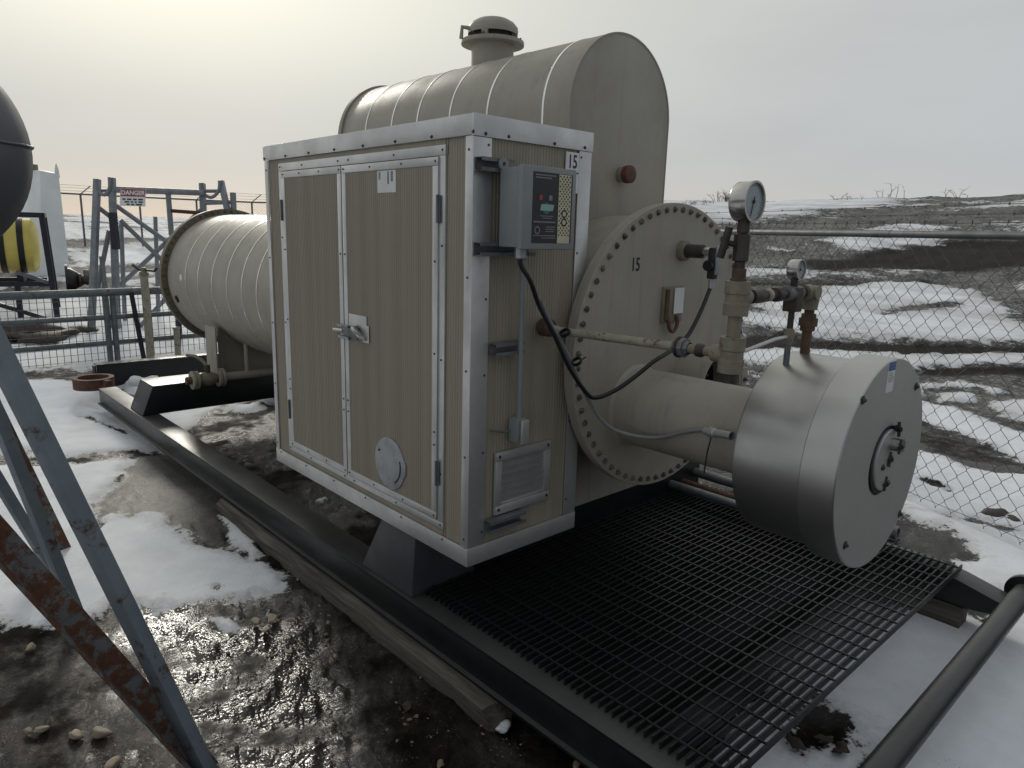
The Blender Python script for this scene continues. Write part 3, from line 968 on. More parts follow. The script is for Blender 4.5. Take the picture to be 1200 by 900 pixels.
# fire tubes
TY, TZ, TR = 0.936, 0.53, 0.178
part('burner_tube', MB().lathe((0.06, TY, TZ), (1, 0, 0), [(0, TR), (0.73, TR), (0.73, TR - 0.01)], 72), M.tan, tank)
part('tube_weld', MB().lathe((0.069, TY, TZ), (1, 0, 0), [(0, TR + 0.016), (0.006, TR + 0.012), (0.013, TR)], 72), M.tan, tank)
ex = part('exhaust_nozzle', MB().ring((0.06, 2 * YC - TY, TZ + 0.055), (0.235, 2 * YC - TY, TZ + 0.055), TR, TR - 0.012, 64), M.tan, tank)
part('nozzle_back', MB().cyl((0.075, 2 * YC - TY, TZ + 0.055), (0.085, 2 * YC - TY, TZ + 0.055), TR - 0.01, 48), M.void, ex)  # black disc: the dark inside the open pipe, put into its colour
for a in (70, 110, 150):
    c, s_ = math.cos(math.radians(a)), math.sin(math.radians(a))
    place('bolt', hb, (0.22, 2 * YC - TY + (TR - 0.02) * c, TZ + 0.055 + (TR - 0.02) * s_), ex, AX_ROT['X'])
lug = part('nozzle_lug', MB().box(0.07, 0.23, 1.585, 1.64, 0.50, 0.66), M.tan, tank, bevel=0.004)
place('bolt', hb, (0.23, 1.612, 0.60), lug, AX_ROT['X'])
# painted number on the head plate
t15 = text_mesh('15', 0.082, M.ink, 0.0004, 0.001, 0.8)
place('number_mark', t15, (0.0712, 0.868, 1.172), tank, ROT_PX)
# nameplate bracket
nb = part('nameplate_bracket', MB().box(0.07, 0.088, 1.075, 1.225, 0.905, 1.07), M.beige, tank, bevel=0.004)
part('nameplate', MB().box(0.0905, 0.094, 1.148, 1.222, 0.945, 1.065), M.label_white, nb)
part('bracket_flap', MB().box(0.088, 0.10, 1.08, 1.10, 0.92, 1.06), M.rust_orange, nb)
hk = [(0.10, 1.14 + 0.036 * math.cos(a), 0.912 + 0.05 * math.sin(a)) for a in np.linspace(math.pi, 2 * math.pi, 9)]
part('bracket_handle', MB().tube([(0.09, 1.104, 0.935)] + hk + [(0.09, 1.176, 0.935)], 0.009, 8), M.rust_red, nb)
# saddles and end supports
for x in (-4.36, -2.6, -0.45):
    sp_ = [(-0.50, -0.06), (0.50, -0.06), (0.50, 0.40), (-0.50, 0.40)]
    part('saddle', MB().prism(sp_, (x, YC, 0), (0, 1, 0), (0, 0, 1), (1, 0, 0), 0.03), M.tan, tank)
for y in (0.60, 1.72):
    part('saddle_leg', MB().box(-4.46, -4.22, y - 0.006, y + 0.006, -0.058, 0.42), M.tan, tank)
# skirt plate behind the head
part('skirt_plate', MB().box(-0.26, -0.24, 0.70, 1.64, -0.056, 0.36), M.tan, tank)
part('rust_drip', MB().tube([(-0.2385, 0.80, 0.21), (-0.2385, 0.79, 0.15), (-0.2385, 0.775, 0.13)], 0.006, 6), M.rusty, tank)
# drain line with ball valve
DXV, DZV = -4.14, -0.005
dl = part('drain_pipe', MB().cyl((DXV, 0.62, DZV), (DXV, 1.35, DZV), 0.036, 20), M.tan, tank)
part('riser', MB().cyl((DXV, 0.83, DZV), (DXV, 0.83, 0.30), 0.022, 14), M.tan, tank)
bv = thing('drain_valve', 'tan flanged ball valve with a curved lever on the drain line at the far end', 'valve', (DXV, 0.5, DZV))
part('body', MB().lathe((DXV, 0.40, DZV), (0, 1, 0), [(0, 0.035), (0.03, 0.05), (0.06, 0.062), (0.10, 0.062), (0.13, 0.05), (0.16, 0.036)], 24), M.beige, bv)
for y0, y1 in ((0.375, 0.40), (0.345, 0.37), (0.562, 0.587), (0.592, 0.617)):
    part('flange', MB().lathe((DXV, y0, DZV), (0, 1, 0), [(0, 0), (0, 0.078), (y1 - y0, 0.078), (y1 - y0, 0)], 28), M.cream, bv, bevel=0.003)
part('plug', MB().lathe((DXV, 0.30, DZV), (0, 1, 0), [(0, 0), (0, 0.034), (0.045, 0.034), (0.045, 0)], 6), M.rust_orange, bv)
part('stem', MB().cyl((DXV, 0.48, DZV + 0.05), (DXV, 0.48, DZV + 0.12), 0.026, 12), M.rust_orange, bv)
part('lever', MB().tube([(DXV, 0.48, DZV + 0.11), (DXV - 0.01, 0.45, DZV + 0.16), (DXV - 0.03, 0.40, DZV + 0.20), (DXV - 0.05, 0.33, DZV + 0.215)], [0.016, 0.015, 0.014, 0.012], 8), M.cream, bv)

# level transmitter on the head plate
tr = thing('level_transmitter', 'dark pipe stub with a grey transmitter head on the round flange, black cable below', 'transmitter', (0.07, 1.21, 1.235))
part('coupling', MB().lathe((0.071, 1.21, 1.235), (1, 0, 0), [(0, 0), (0, 0.046), (0.026, 0.046), (0.030, 0.040), (0.030, 0)], 24), M.beige, tr)
part('pipe_nipple', MB().cyl((0.095, 1.21, 1.235), (0.185, 1.21, 1.235), 0.031, 20), M.brown_fit, tr)
part('bushing', MB().lathe((0.185, 1.21, 1.235), (1, 0, 0), [(0, 0), (0, 0.02), (0.05, 0.02), (0.05, 0)], 6), M.chrome, tr)
part('head', MB().box(0.225, 0.262, 1.188, 1.226, 1.115, 1.255), M.dark_steel, tr, bevel=0.008)
part('cover_plate', MB().box(0.264, 0.275, 1.186, 1.230, 1.135, 1.262), M.galv, tr, bevel=0.004)
part('knob', MB().cyl((0.243, 1.186, 1.175), (0.243, 1.162, 1.175), 0.024, 18), M.rubber, tr)
part('cable_gland', MB().cyl((0.243, 1.207, 1.112), (0.243, 1.207, 1.072), 0.014, 14), M.galv, tr)

# ================================================================ FLAME ARRESTOR DRUM
fa = thing('flame_arrestor_drum', 'brushed aluminium drum with a wider lid on the end of the burner tube', 'burner drum', (0.96, TY, TZ))
part('drum_body', MB().lathe((0.772, TY, TZ), (1, 0, 0), [(0, TR - 0.02), (0, 0.342), (0.004, 0.350), (0.012, 0.353), (0.262, 0.353)], 128), M.drum, fa)
part('lid', MB().lathe((1.034, TY, TZ), (1, 0, 0), [(0, 0.340), (0, 0.376), (0.003, 0.379), (0.117, 0.379), (0.121, 0.376)], 128), M.drum, fa)
part('lid_face', MB().ring((1.140, TY, TZ), (1.1555, TY, TZ), 0.3755, 0.112, 128), M.drum_face, fa)
hubc = V(1.10, 0.985, 0.548)
part('centre_cap', MB().lathe((1.06, 0.975, 0.545), (1, 0, 0), [(0, 0), (0, 0.150), (0.082, 0.150), (0.082, 0)], 64), M.drum_face, fa)
part('gasket_ring', MB().ring((1.150, 0.955, 0.545), (1.158, 0.955, 0.545), 0.124, 0.110, 64), M.rubber, fa)
part('inspection_cap', MB().lathe((1.156, 0.965, 0.543), (1, 0, 0), [(0, 0), (0, 0.112), (0.006, 0.112), (0.009, 0.108), (0.009, 0)], 64), M.drum_face, fa)
part('sight_nipple', MB().cyl((1.16, 0.985, 0.600), (1.20, 0.985, 0.600), 0.024, 18), M.chrome, fa)
wing = MB().cyl((0, 0, 0), (0, 0, 0.022), 0.012, 10).bar((-0.026, 0, 0.014), (0.026, 0, 0.026), 0.007, 0.012).bar((0, 0, 0), (0, 0, 0.04), 0.007, 0.007)
wing_me = wing.mesh('wing_nut', M.dark_steel, 0, 30, center=False)[0]
for y, z, x in ((0.985, 0.600, 1.195), (0.925, 0.525, 1.165), (0.985, 0.455, 1.165), (1.005, 0.655, 1.165), (0.99, 0.545, 1.162)):
    place('wing_nut', wing_me, (x, y, z), fa, (random.random() * 3, math.pi / 2, 0))
lb = hexmesh('lid_bolt', 0.0105, 0.007, M.screw)
for y, z in ((0.687, 0.799), (1.169, 0.783), (1.198, 0.277), (0.700, 0.293)):
    place('lid_bolt', lb, (1.1555, y, z), fa, AX_ROT['X'])
part('sticker', MB().box(1.1558, 1.1572, 0.871, 0.934, 0.797, 0.905), M.label_white, fa, label='blue and white sticker on the drum lid')
part('sticker_heading', MB().box(1.1573, 1.1578, 0.873, 0.932, 0.872, 0.903), M.label_blue, fa)
for i in range(5):
    part('sticker_line', MB().box(1.1573, 1.1577, 0.878, 0.878 + 0.03 + 0.02 * random.random(), 0.862 - i * 0.007, 0.8645 - i * 0.007), M.label_pale, fa)

# ================================================================ GAS LINE
PY, PZ, RX = 0.415, 0.925, 0.832
gl = thing('gas_line', 'cream gas pipe from the cabinet to a beige riser and over to the drum', 'gas pipe', (RX, PY, PZ))
part('cabinet_coupling', MB().lathe((0.006, 0.372, 0.926), (1, 0, 0), [(0, 0), (0, 0.036), (0.045, 0.036), (0.05, 0.03), (0.05, 0)], 20), M.rust_orange, gl)
part('supply_pipe', MB().tube([(0.05, 0.372, 0.926), (0.075, 0.40, 0.916), (0.10, PY, 0.914), (0.615, PY, 0.924)], 0.0165, 18), M.cream, gl)
part('union', MB().lathe((0.612, PY, PZ), (1, 0, 0), [(0, 0.017), (0, 0.026), (0.018, 0.026), (0.02, 0.034), (0.045, 0.034), (0.047, 0.026), (0.06, 0.022)], 8), M.galv_dull, gl)
part('union_nut', MB().lathe((0.628, PY, PZ), (1, 0, 0), [(0, 0.030), (0, 0.037), (0.010, 0.037), (0.010, 0.030)], 24, closed=True), M.dark_steel, gl)
part('nipple', MB().cyl((0.665, PY, PZ), (0.79, PY, PZ), 0.0165, 16), M.beige, gl)
part('sealed_joint', MB().lathe((0.70, PY, PZ), (1, 0, 0), [(0, 0.017), (0.004, 0.023), (0.022, 0.024), (0.034, 0.017)], 20), M.brown_fit, gl)
part('tee_branch', MB().lathe((0.765, PY, PZ), (1, 0, 0), [(0, 0.017), (0, 0.029), (0.03, 0.031), (0.055, 0.026)], 24), M.beige, gl)


def fitting(z0, z1, r, m=M.beige, name='tee'):
    h = z1 - z0
    return part(name, MB().lathe((RX, PY, z0), (0, 0, 1), [(0, r * 0.6), (0, r), (h * 0.36, r * 1.02), (h * 0.38, r * 0.92), (h * 0.62, r * 0.92), (h * 0.64, r * 1.02), (h, r), (h, r * 0.6)], 28), m, gl)


fitting(0.868, 0.985, 0.041)
part('lower_nipple', MB().cyl((RX, PY, 0.835), (RX, PY, 0.87), 0.028, 18), M.brown_fit, gl)
part('riser_pipe', MB().cyl((RX, PY, 0.975), (RX, PY, 1.075), 0.0215, 20), M.beige, gl)
fitting(1.055, 1.165, 0.040)
part('bushing', MB().lathe((RX, PY, 1.16), (0, 0, 1), [(0, 0), (0, 0.026), (0.012, 0.026), (0.014, 0.022), (0.045, 0.022), (0.045, 0)], 12), M.rust_orange, gl)
# branch to the drum top
BZ = 1.112
part('branch_neck', MB().lathe((RX, PY + 0.02, BZ), (0, 1, 0), [(0, 0.03), (0.03, 0.031), (0.045, 0.024), (0.055, 0.019)], 24), M.beige, gl)
part('branch_pipe', MB().cyl((RX, PY + 0.06, BZ), (RX, 0.90, BZ), 0.0165, 16), M.brown_fit, gl)
for y0, y1, r, m in ((0.50, 0.58, 0.024, M.brown_fit), (0.60, 0.625, 0.022, M.cream), (0.66, 0.70, 0.025, M.brown_fit), (0.74, 0.84, 0.026, M.galv_dull)):
    part('branch_joint', MB().lathe((RX, y0, BZ), (0, 1, 0), [(0, 0.0165), (0.003, r), (y1 - y0 - 0.003, r), (y1 - y0, 0.0165)], 14), m, gl)
el = [(RX, 0.88, BZ), (RX, 0.915, BZ), (RX, 0.935, BZ - 0.012), (RX, 0.94, BZ - 0.03), (RX, 0.94, BZ - 0.065)]
part('elbow', MB().tube(el, [0.027, 0.03, 0.031, 0.03, 0.027], 20), M.beige, gl)
part('elbow_cap', MB().cyl((RX, 0.925, BZ), (RX + 0.034, 0.925, BZ), 0.026, 20), M.beige, gl)
part('drop_pipe', MB().cyl((RX, 0.94, 0.86), (RX, 0.94, 1.06), 0.0175, 16), M.rust_orange, gl)
part('drop_union', MB().lathe((RX, 0.94, 0.965), (0, 0, 1), [(0, 0.018), (0.004, 0.027), (0.02, 0.027), (0.021, 0.034), (0.05, 0.034), (0.051, 0.027), (0.066, 0.026), (0.068, 0.018)], 10), M.rust_orange, gl)
# pilot drop and tubing
part('pilot_tee', MB().box(RX - 0.026, RX + 0.026, 0.775, 0.825, BZ - 0.065, BZ + 0.022), M.brown_fit, gl, bevel=0.006)
part('pilot_nipple', MB().cyl((RX, 0.80, BZ - 0.13), (RX, 0.80, BZ - 0.06), 0.011, 12), M.brown_fit, gl)
part('pilot_valve', MB().lathe((RX, 0.80, BZ - 0.185), (0, 0, 1), [(0, 0), (0, 0.012), (0.01, 0.018), (0.045, 0.02), (0.06, 0.012), (0.06, 0)], 8), M.beige, gl)
part('pilot_drop', MB().cyl((RX, 0.80, 0.85), (RX, 0.80, BZ - 0.18), 0.011, 12), M.galv_dull, gl)
part('impulse_tube', MB().tube([(RX, 0.79, BZ - 0.155), (RX - 0.01, 0.72, BZ - 0.16), (RX - 0.02, 0.55, BZ - 0.185), (RX - 0.02, 0.44, BZ - 0.19)], 0.0065, 10), M.alu, gl)
# needle valve on the riser
nv = thing('needle_valve', 'dark steel needle valve with a T handle under the large gauge', 'valve', (RX, PY, 1.2))
part('body', MB().lathe((RX, PY, 1.195), (0, 0, 1), [(0, 0), (0, 0.017), (0.03, 0.017), (0.034, 0.026), (0.115, 0.026), (0.12, 0.018), (0.155, 0.018), (0.155, 0)], 8), M.brown_fit, nv)
hd = V(-0.45, -0.80, 0.15).normalized()
st0 = V(RX, PY, 1.275)
part('stem', MB().tube([st0, st0 + hd * 0.062], 0.009, 10), M.dark_steel, nv)
pp = st0 + hd * 0.06
part('handle', MB().tube([pp + V(-0.012, 0, -0.048), pp + V(0.012, 0.0, 0.048)], 0.0125, 12), M.brown_fit, nv)


def gauge(name, label, c, r, depth, stem, needle_a):
    """round gauge facing +X"""
    c = Vector(c)
    t = thing(name, label, 'pressure gauge', c, 'pressure gauges on the gas line')
    part('case', MB().lathe(c - V(depth, 0, 0), (1, 0, 0), [(0, 0), (0, r * 0.93), (0.004, r * 0.97), (depth - 0.012, r * 0.97), (depth - 0.011, r), (depth, r), (depth, r * 0.9), (depth - 0.008, r * 0.88)], 56), M.chrome, t)
    d = part('dial', MB().cyl(c - V(0.012, 0, 0), c - V(0.007, 0, 0), r * 0.89, 48), M.dial, t)
    ticks = MB()
    for i in range(31):
        a = math.radians(225 - 270 * i / 30)
        l = 0.10 if i % 5 == 0 else 0.05
        p = V(c.x - 0.0065, c.y + r * 0.82 * math.cos(a), c.z + r * 0.82 * math.sin(a))
        q_ = V(c.x - 0.0065, c.y + r * (0.82 - l) * math.cos(a), c.z + r * (0.82 - l) * math.sin(a))
        ticks.bar(p, q_, r * 0.015, 0.0008, (1, 0, 0))
    part('scale_marks', ticks, M.ink, d)
    a = math.radians(needle_a)
    n = V(0, math.cos(a), math.sin(a))
    part('needle', MB().bar(c + V(-0.005, 0, 0) - n * r * 0.25, c + V(-0.005, 0, 0) + n * r * 0.74, r * 0.045, 0.0012, (1, 0, 0)).cyl(c - V(0.006, 0, 0), c - V(0.002, 0, 0), r * 0.09, 16), M.ink, t)
    part('stem', MB().lathe(c - V(depth * 0.55, 0, r * 0.9), (0, 0, -1), [(0, 0), (0, stem[0]), (stem[1] * 0.5, stem[0]), (stem[1] * 0.5, stem[0] * 0.75), (stem[1], stem[0] * 0.75), (stem[1], 0)], 8), M.brown_fit, t)
    return t


gauge('pressure_gauge', 'large steel pressure gauge with a pale dial, topmost on the beige riser', (RX + 0.033, PY, 1.41), 0.063, 0.058, (0.020, 0.07), 255)
gauge('pressure_gauge', 'small grey pressure gauge above the pilot valve, in front of the fence', (RX + 0.02, 0.80, 1.196), 0.036, 0.04, (0.013, 0.055), 80)

# ================================================================ CABINET
CL, CW, CH = 1.72, 0.62, 1.70
cab = thing('equipment_cabinet', 'tall tan metal cabinet with double doors and bright aluminium trim, marked 15', 'cabinet', (-CL / 2, CW / 2, 0))


def flutes(w, h, pitch=0.0155, depth=0.0021):
    """fluted sheet in local (u, v, n); a strip of narrow flats and grooves"""
    us, ns = [], []
    u = 0.0
    while u < w - 1e-6:
        for du, n_ in ((0, 0), (0.45, 0), (0.62, -1), (0.86, -1)):
            if u + du * pitch <= w:
                us.append(u + du * pitch)
                ns.append(n_ * depth)
        u += pitch
    us.append(w)
    ns.append(0)
    return us, ns


def fluted_panel(name, o, ex, ez, w, h, parent, m=None):
    """front face fluted, o is the lower corner of the front plane, ez is the outward normal"""
    o, ex, ez = Vector(o), Vector(ex), Vector(ez)
    us, ns = flutes(w, h)
    b = MB()
    vs, fs = [], []
    n = len(us)
    for z in (0, h):
        for u, q_ in zip(us, ns):
            vs.append(o + ex * u + ez * q_ + V(0, 0, z))
    for z in (0, h):
        for u in (us[0], us[-1]):
            vs.append(o + ex * u - ez * 0.02 + V(0, 0, z))
    for i in range(n - 1):
        fs.append((i, i + 1, n + i + 1, n + i))
    a, c, d, e = 2 * n, 2 * n + 1, 2 * n + 2, 2 * n + 3
    fs += [(0, n, d, a), (n - 1, c, e, 2 * n - 1), (a, d, e, c), tuple(list(range(n)) + [c, a]), tuple(list(range(2 * n - 1, n - 1, -1)) + [d, e])]
    b.add(vs, fs)
    return part(name, b, m or M.siding, parent, smooth=0)


# wall siding (front wall is left of, right of, above and below the doors)
fluted_panel('siding_panel', (-CL + 0.03, 0.006, 0.05), (1, 0, 0), (0, -1, 0), 0.14, 1.58, cab)
fluted_panel('siding_panel', (-0.17, 0.006, 0.05), (1, 0, 0), (0, -1, 0), 0.15, 1.58, cab)
part('header_panel', MB().box(-1.57, -0.15, 0.006, 0.03, 1.57, 1.66), M.siding, cab)
part('sill_panel', MB().box(-1.57, -0.15, 0.006, 0.03, 0.04, 0.13), M.siding, cab)
fluted_panel('siding_panel', (-0.006, 0.03, 0.05), (0, 1, 0), (1, 0, 0), CW - 0.05, 1.60, cab)
fluted_panel('siding_panel', (-CL + 0.006, CW - 0.03, 0.05), (0, -1, 0), (-1, 0, 0), CW - 0.05, 1.60, cab)
part('roof', MB().box(-CL + 0.003, -0.003, 0.003, CW - 0.003, CH - 0.02, CH - 0.004), M.alu, cab)
part('floor_pan', MB().box(-CL + 0.003, -0.003, 0.003, CW - 0.003, 0.002, 0.02), M.alu, cab)
# trims
part('top_trim', MB().box(-CL - 0.006, -0.0, -0.006, 0.003, CH - 0.072, CH), M.alu, cab, bevel=0.0015)
part('top_trim', MB().box(-0.003, 0.006, -0.006, CW + 0.006, CH - 0.074, CH + 0.001), M.alu, cab, bevel=0.0015)
part('bottom_trim', MB().box(-CL - 0.004, -0.004, -0.004, 0.003, -0.012, 0.064), M.alu, cab, bevel=0.0015)
part('bottom_trim', MB().box(-0.003, 0.004, -0.0045, CW + 0.004, -0.011, 0.0655), M.alu, cab, bevel=0.0015)
part('corner_trim', MB().box(-0.042, -0.0005, -0.0025, 0.003, 0.0655, CH - 0.0735), M.alu, cab, bevel=0.001)
part('corner_trim', MB().box(-0.003, 0.0026, -0.0025, 0.083, 0.067, CH - 0.0755), M.alu, cab, bevel=0.001)
part('corner_trim', MB().box(-CL - 0.002, -CL + 0.036, -0.0022, 0.003, 0.0655, CH - 0.0735), M.alu, cab, bevel=0.001)
part('corner_trim', MB().box(-0.003, 0.0024, CW - 0.072, CW + 0.002, 0.067, CH - 0.0755), M.alu, cab, bevel=0.001)
# door frame
fo = (-1.556, -0.158, 0.094, 1.606)
w = 0.037
part('frame_head', MB().box(fo[0], fo[1], -0.0035, 0.008, fo[3] - w, fo[3]), M.alu, cab, bevel=0.001)
part('frame_sill', MB().box(fo[0], fo[1], -0.0034, 0.008, fo[2], fo[2] + w * 0.75), M.alu, cab, bevel=0.001)
part('frame_jamb', MB().box(fo[0], fo[0] + w, -0.0031, 0.008, fo[2] + w * 0.75 + 0.001, fo[3] - w - 0.001), M.alu, cab, bevel=0.001)
part('frame_jamb', MB().box(fo[1] - w, fo[1], -0.0031, 0.008, fo[2] + w * 0.75 + 0.001, fo[3] - w - 0.001), M.alu, cab, bevel=0.001)
sc_me = hexmesh('screw', 0.0032, 0.0028, M.screw, True)
scb_me = hexmesh('screw', 0.0047, 0.004, M.screw, True)


def screws(pts, y=-0.006, axis='-Y', me=None, parent=None):
    for p in pts:
        pos = (p[0], y, p[1]) if axis == '-Y' else (y, p[0], p[1])
        place('screw', me or sc_me, pos, parent or cab, AX_ROT[axis])


def door(x0, x1, hinge_left):
    z0, z1 = 0.126, 1.566
    d = part('door', MB().box(x0, x1, -0.004, 0.022, z0, z1), M.alu, cab, bevel=0.001)
    sw = 0.034
    fluted_panel('door_panel', (x0 + sw, -0.0068, z0 + 0.03), (1, 0, 0), (0, -1, 0), x1 - x0 - 2 * sw, z1 - z0 - 0.06, d)
    part('rail', MB().box(x0 + 0.001, x1 - 0.001, -0.0092, -0.0042, z1 - 0.032, z1 - 0.001), M.alu, d, bevel=0.0008)
    part('rail', MB().box(x0 + 0.001, x1 - 0.001, -0.0091, -0.0042, z0 + 0.001, z0 + 0.032), M.alu, d, bevel=0.0008)
    part('stile', MB().box(x0 + 0.001, x0 + sw, -0.0088, -0.0042, z0 + 0.033, z1 - 0.033), M.alu, d, bevel=0.0008)
    part('stile', MB().box(x1 - sw, x1 - 0.001, -0.0088, -0.0042, z0 + 0.033, z1 - 0.033), M.alu, d, bevel=0.0008)
    xs = x0 + sw / 2, x1 - sw / 2
    pts = [(x, z) for x in xs for z in (z0 + 0.016, z0 + 0.32, 0.5, 0.82, 1.18, z1 - 0.016)]
    pts += [(x0 + (x1 - x0) * f_, z) for f_ in (0.33, 0.66) for z in (z0 + 0.016, z1 - 0.016)]
    screws(pts, -0.0092, parent=d)
    hx = x0 - 0.002 if hinge_left else x1 + 0.002
    for z in (0.33, 1.376):
        h_ = part('hinge', MB().box(hx - 0.014, hx + 0.014, -0.0095, -0.0076, z - 0.05, z + 0.05), M.galv_dull, cab, bevel=0.0008)
        part('hinge_pin', MB().cyl((hx, -0.012, z - 0.052), (hx, -0.012, z + 0.052), 0.006, 10), M.galv_dull, h_)
    return d


dl_ = door(-1.518, -0.918, True)
dr_ = door(-0.912, -0.196, False)
# latch, sticker and round port cover on the right door
part('latch_plate', MB().box(-0.868, -0.715, -0.0112, -0.0089, 0.855, 0.915), M.alu, dr_, bevel=0.001)
part('latch_plate', MB().box(-0.760, -0.693, -0.0135, -0.0113, 0.797, 0.875), M.alu, dr_, bevel=0.001)
part('latch_body', MB().prism([(-0.085, -0.018), (0.06, -0.03), (0.075, 0.0), (0.03, 0.032), (-0.01, 0.012), (-0.085, 0.02)], (-0.83, -0.012, 0.835), (1, 0, 0), (0, 0, 1), (0, -1, 0), 0.016), M.galv_dull, dr_, bevel=0.004)
part('latch_handle', MB().tube([(-0.80, -0.030, 0.855), (-0.765, -0.038, 0.845), (-0.735, -0.032, 0.825), (-0.725, -0.02, 0.81)], 0.012, 10), M.chrome, dr_)
part('latch_bolt', MB().cyl((-0.985, -0.022, 0.828), (-0.90, -0.022, 0.832), 0.010, 12), M.chrome, dr_)
part('latch_hasp', MB().box(-0.965, -0.868, -0.0225, -0.0085, 0.842, 0.858).box(-0.955, -0.862, -0.0205, -0.0085, 0.792, 0.806), M.galv, dr_, bevel=0.002)
stk = part('worn_sticker', MB().box(-0.618, -0.481, -0.0074, -0.0055, 1.443, 1.53), M.label_white, dr_, label='white sticker with its print worn off')
for x, l, a in ((-0.607, 0.03, 0.012), (-0.542, 0.05, 0.012), (-0.517, 0.04, 0.016)):
    part('print_remnant', MB().box(x, x + a, -0.0080, -0.0074, 1.526 - l, 1.526), M.label_pale, stk)
pc_ = [(0.118 * math.cos(a), 0.118 * math.sin(a)) for a in np.linspace(math.radians(20), math.radians(340), 44)]
port = part('port_cover', MB().prism(pc_ + [(0.126, -0.025), (0.126, 0.025)], (-0.541, -0.0058, 0.28), (1, 0, 0), (0, 0, 1), (0, -1, 0), 0.006), M.galv, dr_, bevel=0.0015)
sl = [(-0.541 + 0.088 * math.cos(a), -0.0115, 0.28 + 0.088 * math.sin(a)) for a in np.linspace(math.radians(-60), math.radians(20), 12)]
part('slot', MB().tube(sl, 0.004, 6), M.dark_steel, port)
place('screw', scb_me, (-0.622, -0.0112, 0.325), port, AX_ROT['-Y'])
# trim screws
screws([(-1.71 + i * 0.245, CH - 0.062) for i in range(8)], -0.006, me=scb_me)
screws([(-1.66 + i * 0.3, 0.052) for i in range(6)], -0.0045, me=sc_me)
screws([(-0.022, z) for z in (0.1, 0.44, 0.78, 1.13, 1.58)], -0.003)
screws([(-CL + 0.018, z) for z in (0.1, 0.44, 0.78, 1.13, 1.58)], -0.0027)
screws([(x, z) for x in (fo[0] + 0.018, fo[1] - 0.018) for z in (0.11, 0.33, 0.8, 1.24, 1.588)], -0.0036)
screws([(x, z) for x in (-1.3, -0.95, -0.86, -0.5) for z in (0.108, 1.588)], -0.0036)
screws([(0.05, CH - 0.064), (0.16, CH - 0.062), (0.40, CH - 0.063), (0.575, CH - 0.061)], 0.006, 'X', scb_me)
screws([(0.068, z) for z in (0.12, 0.45, 0.76, 1.05, 1.60)] + [(CW - 0.06, z) for z in (0.14, 0.5, 0.86, 1.22, 1.6)], 0.0027, 'X')
# strut channels on the +X face
for z, y0, y1 in ((1.53, 0.004, 0.16), (0.86, 0.09, 0.235), (0.145, 0.08, 0.275), (1.235, 0.004, 0.28)):
    ch = MB().box(0.003, 0.006, y0, y1, z - 0.024, z + 0.024).box(0.006, 0.045, y0, y1, z - 0.024, z - 0.021).box(0.006, 0.045, y0, y1, z + 0.021, z + 0.024)
    ch.box(0.042, 0.045, y0, y1, z - 0.0208, z - 0.011).box(0.042, 0.045, y0, y1, z + 0.011, z + 0.0208)
    part('strut_channel', ch, M.galv_dull, cab)
# louvre vent
vt = part('vent_frame', MB().box(0.0, 0.012, 0.13, 0.44, 0.176, 0.212).box(0.0, 0.0121, 0.13, 0.44, 0.402, 0.438).box(0.0, 0.0119, 0.13, 0.163, 0.2125, 0.4015).box(0.0, 0.0119, 0.407, 0.44, 0.2125, 0.4015), M.alu, cab, bevel=0.001)
for i in range(6):
    z = 0.2145 + i * 0.0313
    part('vent_slat', MB().bar((0.004, 0.164, z + 0.0155), (0.004, 0.406, z + 0.0155), 0.002, 0.032, (0.18, 0, 1)), M.alu, vt)
part('vent_back', MB().box(-0.004, -0.002, 0.15, 0.42, 0.19, 0.42), M.galv_dull, vt)
for y, z in ((0.15, 0.42), (0.424, 0.42), (0.424, 0.195), (0.15, 0.195)):
    place('screw', scb_me, (0.0121, y, z), vt, AX_ROT['X'])
# number stickers by the right trim
for z, s_ in ((1.577, '15'), (1.496, '3')):
    n_ = part('number_sticker', MB().box(-0.002, 0.0032, 0.472, 0.546, z - 0.038, z + 0.038), M.label_white, cab)
    place('number_mark', text_mesh(s_, 0.072, M.ink, 0.0004, 0.0012, 0.78), (0.0037, 0.509, z), n_, ROT_PX)

# ================================================================ CONTROL BOX
BX0, BX1, BY0, BY1, BZ0, BZ1 = 0.047, 0.150, 0.085, 0.352, 1.245, 1.522
cb = thing('control_box', 'grey control enclosure with a black and yellow panel on the cabinet end', 'control box', (BX0, (BY0 + BY1) / 2, BZ0))
part('back_box', MB().box(BX0, BX1 - 0.004, BY0, BY1 - 0.02, BZ0, BZ1), M.box, cb, bevel=0.006)
part('cover', MB().box(BX1 - 0.002, BX1 + 0.024, BY0 - 0.006, BY1, BZ0 - 0.006, BZ1 + 0.006), M.box, cb, bevel=0.007)
part('mounting_tab', MB().lathe((0.052, BY0 + 0.01, BZ1 + 0.012), (1, 0, 0), [(0, 0.008), (0, 0.022), (0.006, 0.022), (0.006, 0.008)], 20, closed=True), M.box, cb)
fx = BX1 + 0.0242
lp = part('label_panel', MB().box(fx, fx + 0.001, 0.128, 0.330, 1.262, 1.508), M.label_black, cb)
part('maker_mark', MB().lathe((fx + 0.001, 0.198, 1.384), (1, 0, 0), [(0, 0), (0, 0.019), (0.0006, 0.019), (0.0006, 0)], 24), M.label_green, lp)
part('maker_mark', MB().prism([(-0.034, -0.011), (0.03, -0.011), (0.036, 0.011), (-0.03, 0.011)], (fx + 0.0012, 0.20, 1.387), (0, 1, 0), (0, 0, 1), (1, 0, 0), 0.0008), M.label_mint, lp)
part('status_lamp', MB().box(fx + 0.001, fx + 0.003, 0.158, 0.176, 1.412, 1.430), M.label_red, lp)
part('status_lamp', MB().box(fx + 0.001, fx + 0.003, 0.208, 0.224, 1.412, 1.430), M.label_pale, lp)
